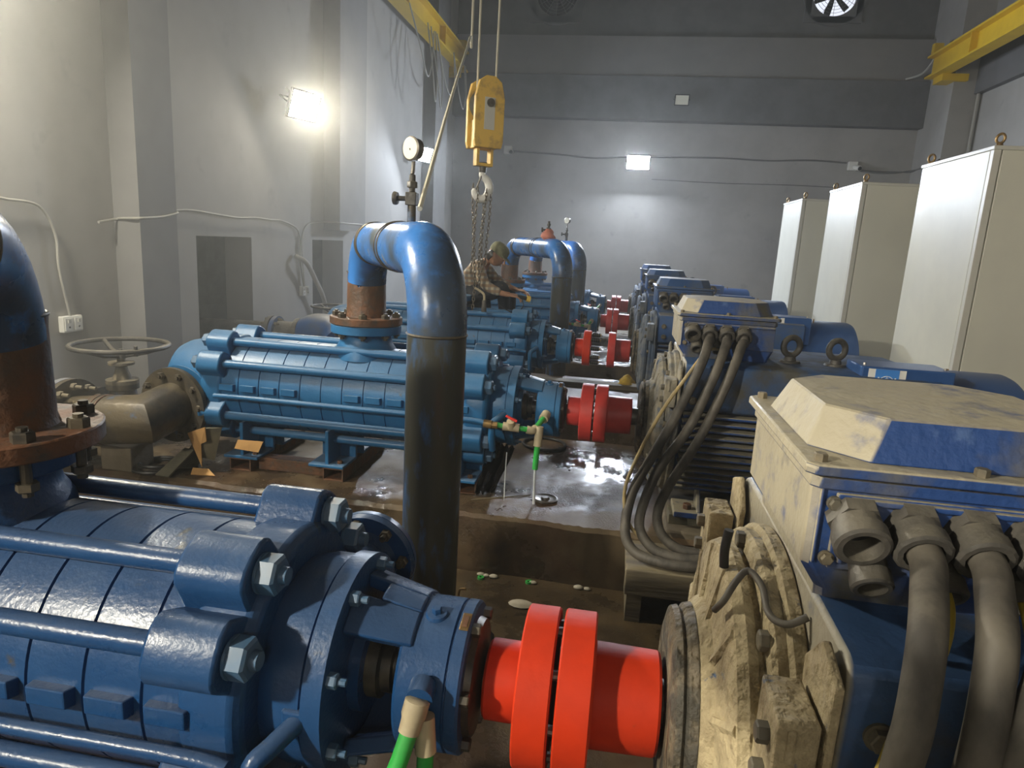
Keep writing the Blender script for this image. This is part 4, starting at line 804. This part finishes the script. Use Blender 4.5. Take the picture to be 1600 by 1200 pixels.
for i in range(nu):
    for j in range(nv): a = i * k_ + j; fs += [(a, a + 1, a + k_ + 1, a + k_), (n_ + a, n_ + a + k_, n_ + a + k_ + 1, n_ + a + 1)]
bd = [i * k_ for i in range(nu + 1)] + [nu * k_ + j for j in range(1, nv + 1)] + [i * k_ + nv for i in range(nu - 1, -1, -1)] + [j for j in range(nv - 1, 0, -1)]
for q in range(len(bd)): a, b = bd[q], bd[(q + 1) % len(bd)]; fs.append((a, b, n_ + b, n_ + a))
M['wetblack'] = pmat('wet_black_plastic', (.012, .012, .014), rough=.08)
tag(m.add(vs + [p - off for p in vs], fs).build('plastic_sheet', 'wetblack', None, 60), 'shiny wet black plastic sheet leaning at the drive end of the second pump', 'plastic sheet')
t = empty('timber_crate', (.16, 3.27, FL), 'weathered timber beam on legs in front of the second motor', 'timber')
MB().b2((0, 0, .195), (.62, .08, .34)).build('beam', 'wood', t, 0, bevel=.006)
for x in (.0, .52): MB().b2((x + .02, .08, .0), (x + .10, .36, .275)).build('leg', 'wood', t, 0)
MB().b2((0, .08, .28), (.62, .38, .335)).build('deck_board', 'wood', t, 0, bevel=.004)
def nutring(p, lab): o = MB().ring((0, 0, 0), (0, 0, 1), .020, .010, .012, 20).build('plastic_ring', 'green', None, 30); o.location = p; tag(o, lab, 'plastic ring', 'green plastic rings')
nutring((-.66, 3.598, FL), 'bright green plastic ring on the wet floor beside the tall pipe')
nutring((-.376, 3.62, FL), 'bright green plastic ring among stones, below the plinth face')
for i, (x, y, r, lab) in enumerate(((-.35, 3.62, .018, 'small pale pebble touching the green ring below the plinth'), (-.667, 3.64, .02, 'small pale stone at the foot of the plinth near the tall pipe'), (-.635, 3.635, .016, 'tiny pale pebble, second from the tall pipe along the plinth'), (-.588, 3.63, .022, 'brown stone in the row of pebbles below the plinth'), (-.083, 3.63, .024, 'pale stone at the plinth foot near the looped cables'), (-.033, 3.63, .018, 'small stone nearest the looped cables on the floor'))):
    m = MB(); m.lathe([(0, r * .7), (r * .3, r), (r * .7, r * .9), (r * 1.1, r * .4)], (0, 0, 0), (0, 0, 1), 9); o = m.build('stone', 'stone', None, 60); o.location = (x, y, FL); o.scale = (1.3, .9, .8); tag(o, lab, 'stone', 'pebbles below the plinth')
o = MB().lathe([(0, .04), (.010, .055), (.02, .045), (.026, .02)], (0, 0, 0), (0, 0, 1), 12).build('stone', 'stone', None, 60); o.location = (-.384, 3.36, FL); o.scale = (1.3, .8, .9); tag(o, 'flat pale stone on the floor behind the nearest red coupling', 'stone')
o = MB().lathe([(0, .10), (.03, .09), (.10, .085), (.12, .05), (.18, .04), (.2, .02)], (0, 0, 0), (0, 0, 1), 16).build('drain_cap', 'black', None, 40); o.location = (-.53, 2.86, FL); tag(o, 'black pipe cap standing at the foot of the tall bent pipe', 'pipe cap')
tag(MB().tube(crom([(-.72, 3.28, FL), (-.72, 3.28, .19), (-.71, 3.28, .215), (-.68, 3.28, .22)], 4), .007, 8).build('bent_rod', 'brass'), 'small bent brass rod sticking up from the floor behind the tall pipe', 'rod')
tag(MB().tube([(-.80, 3.90, PT + .004), (-.45, 4.09, PT + .004)], .003, 6).build('thin_stick', 'wood'), 'thin pale stick lying on the wet plinth beside the metal disc', 'stick')
for i, (x, y, lab) in enumerate(((.19, 8.0, 'yellow glove lying behind the open coupling'), (.17, 7.8, 'yellow cloth lying below the yellow glove'))):
    m = MB(); lo = []
    for k in range(6):
        z = .13 * k / 5; r = .62 * (.10, .13, .12, .10, .07, .02)[k]; lo.append([(r * (1 + .3 * math.sin(2 * a + k + i)) * math.cos(a * PI / 6), r * .7 * (1 + .3 * math.cos(3 * a + k)) * math.sin(a * PI / 6), z) for a in range(12)])
    o = m.loft(lo).build('work_glove' if i == 0 else 'cloth', 'clothyel', None, 60); o.location = (x, y, PT); tag(o, lab, 'glove' if i == 0 else 'cloth')
o = MB().b2((-1.1, -.10, 0), (1.1, .10, .05)).build('plank', 'wood', None, 0, bevel=.004); o.location = (-.55, 7.75, PT); o.rotation_euler = (0, 0, .03); tag(o, 'pale plank lying behind the second red coupling', 'plank')

# ------------------------------------------------------------------ green flushing pipes
t = empty('flushing_pipe', (-.86, 3.87, 1.0), 'green and tan flushing pipe with a red valve handle on the second pump', 'pipe')
O = Vector((-.86, 3.87, 1.0))
def rel(p): return Vector(p) - O
A = [Vector(p) for p in ((-.735, 3.85, 1.0), (-.62, 3.86, .992), (-.52, 3.87, .985), (-.44, 3.885, .975))]
B_ = Vector((-.385, 4.02, 1.03))
MB().cyl(rel(A[0]), rel(A[0]) + Vector((.05, 0, -.003)), .026, .026, 12).cyl(rel(A[0]) + Vector((.05, 0, -.003)), rel(A[0]) + Vector((.085, 0, -.004)), .021, .021, 6).build('union', 'brass', t, 30)
MB().tube(crom([rel(A[0]) + Vector((.08, 0, 0)), rel(A[1]), rel(A[2]), rel(A[3])], 4), .016, 12).build('green_tube', 'green', t)
m = MB(); m.cyl(rel((-.62, 3.86, .992)), rel((-.52, 3.87, .986)), .026, .026, 14); m.lathe([(0, .03), (.05, .024)], rel((-.57, 3.865, .99)), (0, -.5, .85), 12); v_ = m.build('valve_body', 'tan', t, 40)
MB().box(rel((-.565, 3.835, 1.05)), (.075, .022, .012), Matrix.Rotation(.4, 3, 'Y')).build('valve_handle', 'redplastic', v_, 0, bevel=.003)
m = MB(); m.tube(crom([rel((-.475, 3.875, .98)), rel((-.44, 3.885, .975)), rel((-.425, 3.91, .985))], 4), .024, 14); m.build('elbow', 'tan', t)
MB().tube(crom([rel((-.43, 3.90, .98)), rel((-.405, 3.96, 1.01)), rel(B_)], 4), .017, 12).build('green_tube', 'green', t)
MB().cyl(rel((-.392, 4.0, 1.02)), rel((-.38, 4.06, 1.04)), .030, .030, 14).build('socket', 'tan', t); MB().cyl(rel((-.40, 3.90, 1.0)), rel((-.405, 3.885, .88)), .024, .026, 14).build('tee', 'tan', t)
MB().cyl(rel((-.405, 3.885, .885)), rel((-.41, 3.88, .735)), .018, .018, 14).build('outlet_tube', 'green', t)
tag(MB().tube(crom([(-.41, 3.88, .745), (-.411, 3.90, .66), (-.411, 3.93, .57), (-.411, 3.95, PT + .003)], 6), [.0075] * 12 + [.009] * 7, 10).build('water_jet', 'water', None, 60), 'thin clear water jet falling from the green outlet tube', 'water')
tag(MB().tube(crom([(-.60, 3.95, .80), (-.602, 3.95, .62), (-.60, 3.95, PT + .003)], 5), .0035, 8).build('water_drip', 'water', None, 60), 'thin water drip falling left of the green outlet tube', 'water')
for i, lab in ((3, 'small green and tan flushing pipe on the fourth pump'), (4, 'tiny green and tan flushing pipe on the farthest pump')):
    c = copy_tree(t); c.location = (-.86 + PXC[i] - PXC[1], 3.87 + PY[i] - PY[1], 1.0); c['label'] = lab
t = empty('flushing_pipe', (-.36, 1.27, 1.10), 'green hose with a tan fitting on the nearest pump at the bottom edge', 'pipe')
O = Vector((-.36, 1.27, 1.10))
m = MB(); m.cyl(rel((-.353, 1.285, 1.105)), rel((-.350, 1.24, 1.10)), .030, .030, 20); m.build('boss', 'navy', t)
m = MB(); m.lathe([(0, .020), (.004, .0275), (.035, .0275), (.045, .024), (.072, .023), (.072, .015)], rel((-.350, 1.235, 1.108)), (-.13, -.28, -.75), 18); m.build('tan_socket', 'tan', t, 40)
MB().tube(crom([rel((-.358, 1.215, 1.055)), rel((-.375, 1.19, .985)), rel((-.40, 1.16, .90)), rel((-.42, 1.15, .75)), rel((-.42, 1.2, .5))], 5), .0195, 16).build('green_tube', 'green', t)
m = MB(); m.cyl(rel((-.337, 1.245, 1.06)), rel((-.330, 1.235, .98)), .022, .024, 16); m.build('tan_elbow', 'tan', t, 40)
MB().tube([rel((-.330, 1.235, .99)), rel((-.332, 1.235, .7))], .0185, 14).build('green_tube', 'green', t)

# ------------------------------------------------------------------ hoist over the third pump
HX, HY = -1.475, 7.0
t = empty('hoist_block', (HX, HY, 2.95), 'worn yellow hoist hook block hanging on two ropes', 'hoist', None, (0, 0, math.radians(34)))
def plate(y0, y1, w0=.155, z0=.03, z1=.70): return [(-w0, z0 + .06), (-w0 * .9, z0), (w0 * .9, z0), (w0, z0 + .06), (w0, z1 - .2), (w0 * .75, z1 - .05), (w0 * .3, z1), (-w0 * .3, z1), (-w0 * .75, z1 - .05), (-w0, z1 - .2)]
for y0 in (-.13, .075):
    p = plate(0, 0); MB().prism([(x, y0, z) for x, z in p], (0, .055, 0)).build('side_plate', 'hoist', t, 0, bevel=.008)
MB().b2((-.12, -.08, .03), (.12, .08, .30)).build('ballast', 'hoist', t, 0, bevel=.005)
MB().lathe([(-.06, .04), (-.06, .15), (-.02, .12), (.02, .12), (.06, .15), (.06, .04)], (0, 0, .45), (0, 1, 0), 32).build('sheave', 'scrap', t, 30)
MB().cyl((0, -.15, .45), (0, .15, .45), .04, .04, 20).build('axle', 'boltdark', t)
pl = MB().b2((-.06, -.134, .20), (.05, -.130, .50)).build('name_plate', 'cabedge', t, 0)
m = MB(); m.b2((-.09, -.05, -.12), (-.06, .05, .04)); m.b2((.06, -.05, -.12), (.09, .05, .04)); m.b2((-.09, -.05, -.14), (.09, .05, -.11)); m.build('hook_yoke', 'hoist', t, 0, bevel=.005)
MB().cyl((0, 0, -.20), (0, 0, -.10), .035, .045, 16).build('swivel', 'boltdark', t)
hk = crom([(0, 0, -.19), (.0, 0, -.23), (.06, 0, -.28), (.085, 0, -.36), (.05, 0, -.44), (-.02, 0, -.46), (-.07, 0, -.42), (-.085, 0, -.36)], 5); n_ = len(hk)
MB().tube(hk, [.028 + .016 * math.sin(PI * i / (n_ - 1)) for i in range(n_ - 2)] + [.02, .012], 14).build('hook', 'stickw', t)
MB().tube([(-.01, -.02, -.22), (-.075, -.015, -.38)], .010, 8).build('safety_latch', 'steel', t)
for dx, lab in ((-.10, 'pale wire rope at the left of the hook block'), (.115, 'pale wire rope at the right of the hook block')):
    tag(MB().tube([(HX + dx * .85, HY - .02, 3.45), (HX + dx * 1.0, HY, ZC - .01)], .011, 8).build('wire_rope', 'ropem'), lab, 'rope', 'hoist ropes')
def chain(name, top, L_, label, loop=0):
    m = MB(); n = int(L_ / .036); x, y, z = top; wob = random.uniform(0, 6)
    for i in range(n):
        c = Vector((x + .012 * math.sin(i * .21 + wob), y + .008 * math.cos(i * .17 + wob), z - i * .036)); pts = []
        for a in range(10):
            th = 2 * PI * a / 10; u = .013 * math.cos(th); v = .026 * math.sin(th); pts.append(c + (Vector((u, 0, v)) if i % 2 else Vector((0, u, v))))
        m.tube(pts, .0045, 5, closed=True)
    return tag(m.build(name, 'chain', None, 60), label, 'chain', 'lifting chains on the hook')
zt = 2.62
chain('lifting_chain', (HX - .075, HY - .02, zt), .92, 'leftmost strand of the lifting chains hanging from the hook')
chain('lifting_chain', (HX - .035, HY - .05, zt - .04), 1.28, 'longest lifting chain, ending over the worker in the plaid shirt')
chain('lifting_chain', (HX + .01, HY + .03, zt - .08), 1.06, 'lifting chain strand in the middle of the bundle')
chain('lifting_chain', (HX + .045, HY - .03, zt - .05), .84, 'lifting chain strand second from the right')
chain('lifting_chain', (HX + .08, HY + .02, zt - .02), .80, 'rightmost strand of the lifting chains hanging from the hook')
tag(MB().tube(crom([(-.905, 2.98, 2.20), (-1.29, 5.0, 3.12), (-1.66, 7.0, 4.02), (-1.70, 7.25, 4.35), (-1.72, 7.3, ZC - .02)], 6), .012, 8).build('guide_rope', 'ropem'), 'pale diagonal rope running from the tall pipe up to the hoist', 'rope')

# ------------------------------------------------------------------ worker
t = empty('person', (-1.62, 7.40, PL), 'crouching worker in plaid shirt and olive cap bent over the third pump', 'person')
O = Vector((-1.62, 7.40, PL))
def J(p, r): return (rel(p), r)
body = [J((-1.62, 7.42, 1.50), .12), J((-1.67, 7.41, 1.64), .115), J((-1.60, 7.40, 1.77), .115), J((-1.47, 7.38, 1.86), .055), J((-1.395, 7.37, 1.905), .05),
        J((-1.53, 7.22, 1.79), .055), J((-1.42, 7.14, 1.60), .042), J((-1.24, 7.16, 1.53), .032), J((-1.14, 7.18, 1.52), (.036, .02)),
        J((-1.52, 7.57, 1.79), .055), J((-1.38, 7.62, 1.62), .042), J((-1.20, 7.56, 1.57), .032), J((-1.11, 7.52, 1.55), (.036, .02)),
        J((-1.60, 7.32, 1.48), .095), J((-1.24, 7.26, 1.60), .072), J((-1.28, 7.62, 1.30), .05), J((-1.26, 7.72, .72), .04), J((-1.13, 7.72, .68), .035),
        J((-1.58, 7.53, 1.47), .09), J((-1.22, 7.60, 1.56), .072), J((-1.26, 7.86, 1.15), .05), J((-1.26, 7.88, .55), .04), J((-1.12, 7.88, .52), .035)]
ed = [(0, 1), (1, 2), (2, 3), (3, 4), (2, 5), (5, 6), (6, 7), (7, 8), (2, 9), (9, 10), (10, 11), (11, 12), (0, 13), (13, 14), (14, 15), (15, 16), (16, 17), (0, 18), (18, 19), (19, 20), (20, 21), (21, 22)]
bo = skin('body', body, ed, 'skin', t)
hd = MB(); hc = rel((-1.345, 7.36, 1.925)); fd = Vector((.80, -.10, -.60)).normalized(); up = Vector((.60, 0, .80)); sdv = fd.cross(up).normalized(); up = sdv.cross(fd)
lo = []
for k in range(13):
    a = -PI / 2 + PI * k / 12; rr_ = .098 * math.cos(a) + .001; z = .118 * math.sin(a); lp = []
    for j in range(18):
        b = 2 * PI * j / 18; f_ = rr_ * math.cos(b) * (1.12 if math.cos(b) < 0 else 1.02); s_ = rr_ * .80 * math.sin(b)
        if z < -.04 and math.cos(b) > .3: f_ *= 1 + .10 * math.cos(b)
        lp.append(hc + fd * f_ + sdv * s_ + up * z)
    lo.append(lp)
hd.loft(lo); hd.tube([hc + fd * .095 + up * .02, hc + fd * .125 - up * .025, hc + fd * .10 - up * .035], [.008, .014, .010], 8)
for s in (-1, 1): hd.box(hc + sdv * s * .082 - up * .005 - fd * .01, (.03, .018, .05)); 
for s in (-1, 1): hd.tube([hc + fd * .092 + sdv * (s * .035 - .012) + up * .022, hc + fd * .092 + sdv * (s * .035 + .012) + up * .022], .008, 6)
hd.tube([hc + fd * .10 - sdv * .022 - up * .062, hc + fd * .105 - up * .062, hc + fd * .10 + sdv * .022 - up * .062], .007, 6)
h_ = hd.build('head', 'skin', t, 60)
MB().lathe([(-.02, .092), (.02, .094), (.05, .075), (.062, .03)], hc - fd * .032 - up * .02, (-fd * .9 + up * .25), 20).build('hair', 'black', t)
cp = MB(); cp.lathe([(.02, .108), (.06, .112), (.105, .10), (.135, .065), (.145, .01)], hc - fd * .01, up, 24); cp.lathe([(.022, .10), (.03, .165), (.036, .165), (.036, .10)], hc + fd * .03, up + fd * .25, 20, -1.0, 1.0) if False else cp.prism([hc + fd * .06 + sdv * .085 + up * .035, hc + fd * .15 + sdv * .06 + up * .02, hc + fd * .175 + up * .015, hc + fd * .15 - sdv * .06 + up * .02, hc + fd * .06 - sdv * .085 + up * .035], up * .010)
cp.build('cap', 'cap', t, 50)
sh = [J((-1.62, 7.42, 1.46), .145), J((-1.67, 7.41, 1.62), .14), J((-1.60, 7.40, 1.77), .14), J((-1.50, 7.385, 1.84), .085), J((-1.53, 7.22, 1.79), .075), J((-1.42, 7.14, 1.60), .062), J((-1.24, 7.16, 1.53), .046), J((-1.52, 7.57, 1.79), .075), J((-1.38, 7.62, 1.62), .062), J((-1.20, 7.56, 1.57), .046)]
skin('shirt', sh, [(0, 1), (1, 2), (2, 3), (2, 4), (4, 5), (5, 6), (2, 7), (7, 8), (8, 9)], 'shirt', t)
tr = [J((-1.62, 7.42, 1.45), .15), J((-1.60, 7.32, 1.48), .11), J((-1.24, 7.26, 1.60), .088), J((-1.28, 7.62, 1.30), .068), J((-1.26, 7.72, .78), .058), J((-1.58, 7.53, 1.47), .11), J((-1.22, 7.60, 1.56), .088), J((-1.26, 7.86, 1.15), .068), J((-1.26, 7.88, .62), .058)]
skin('trousers', tr, [(0, 1), (1, 2), (2, 3), (3, 4), (0, 5), (5, 6), (6, 7), (7, 8)], 'trouser', t)
for p, q in (((-1.26, 7.72, .70), (-1.10, 7.72, .66)), ((-1.26, 7.88, .54), (-1.10, 7.88, .50))):
    skin('boot', [J(p, .055), J(q, (.05, .04)), J((p[0] - .03, p[1], p[2] - .05), .05)], [(0, 1), (0, 2)], 'black', t)
def hand(wr_, d, nrm, parent):
    d = Vector(d).normalized(); nrm = Vector(nrm).normalized(); s = d.cross(nrm).normalized(); w0 = rel(wr_); m = MB()
    m.loft([[w0 + s * a * k + nrm * b * .5 + d * q for a, b in ((-1, -1), (1, -1), (1, 1), (-1, 1))] for q, k in ()] or [[w0 + s * x * kx + nrm * z * .014 + d * q for x, z in ((-1, -.7), (-.6, -1), (.6, -1), (1, -.7), (1, .7), (.6, 1), (-.6, 1), (-1, .7))] for q, kx in ((-.01, .026), (.04, .038), (.085, .040))])
    for i, L_ in enumerate((.066, .078, .074, .058)):
        b = w0 + d * .082 + s * (-.03 + .02 * i); m.tube(crom([b, b + d * L_ * .45 - nrm * .012, b + d * L_ * .75 - nrm * .035, b + d * L_ * .80 - nrm * .055], 3), .009, 7)
    b = w0 + d * .03 - s * .036; m.tube(crom([b, b - s * .025 + d * .03 - nrm * .01, b - s * .022 + d * .06 - nrm * .025], 3), .010, 7)
    return m.build('hand', 'skin', parent, 60)
hand((-1.16, 7.175, 1.522), (1, .1, -.1), (0, -.2, 1), t); hand((-1.13, 7.53, 1.555), (1, -.1, -.1), (0, .2, 1), t)
tt = empty('torch', (-1.02, 7.19, 1.50), 'yellow and black hand tool held by the crouching worker', 'tool', None, (0, .2, .3))
MB().cyl((-.05, 0, 0), (.05, 0, 0), .022, .022, 14).build('grip', 'black', tt); MB().cyl((.05, 0, 0), (.09, 0, 0), .032, .034, 14).build('head', 'clothyel', tt)
tag(MB().tube(crom([(-1.02, 7.19, 1.48), (-1.0, 7.15, 1.40), (-1.1, 7.1, 1.34), (-1.25, 7.05, 1.42)], 5), .006, 6).build('tool_lead', 'black'), 'thin black lead drooping below the hand tool of the worker', 'cable')
# bottle-shaped valve with a tan handle on the third pump
t = empty('bleed_valve', (-1.35, 6.78, 1.38), 'small brown bleed valve with a tan lever on the third pump', 'valve')
MB().cyl((0, 0, -.02), (0, 0, .10), .028, .022, 14).build('valve_body', 'gland', t); MB().tube(crom([(0, 0, .10), (-.01, 0, .16), (-.06, -.02, .20), (-.10, -.03, .22)], 4), .012, 8).build('lever', 'tan', t)
# ------------------------------------------------------------------ mist volumes, added to stand in for lens glare
def veil(name, a, b, dens, g, label):
    hz = MB().b2(a, b).build(name, 'white', None, 0)
    hm = bpy.data.materials.new(name); hm.use_nodes = True; nt = hm.node_tree; nt.nodes.remove(nt.nodes['Principled BSDF'])
    v = nt.nodes.new('ShaderNodeVolumeScatter'); v.inputs['Density'].default_value = dens; v.inputs['Anisotropy'].default_value = g; v.inputs['Color'].default_value = (.96, .97, .93, 1)
    nt.links.new(v.outputs[0], nt.nodes['Material Output'].inputs['Volume']); hz.data.materials.clear(); hz.data.materials.append(hm)
    tag(hz, label, 'veil', None, 'stuff')
veil('glare_veil', (XL - .2, YF + .01, .005), (XR - .005, YB - .005, ZC - .005), GLARE, .4, 'thin mist added across the pump hall for lens glare')
veil('glare_veil_left', (XL + .005, -3.0, .01), (-2.75, 9.5, ZC - .01), GLARE_LEFT, .4, 'denser pale mist added along the left wall for lens glare')
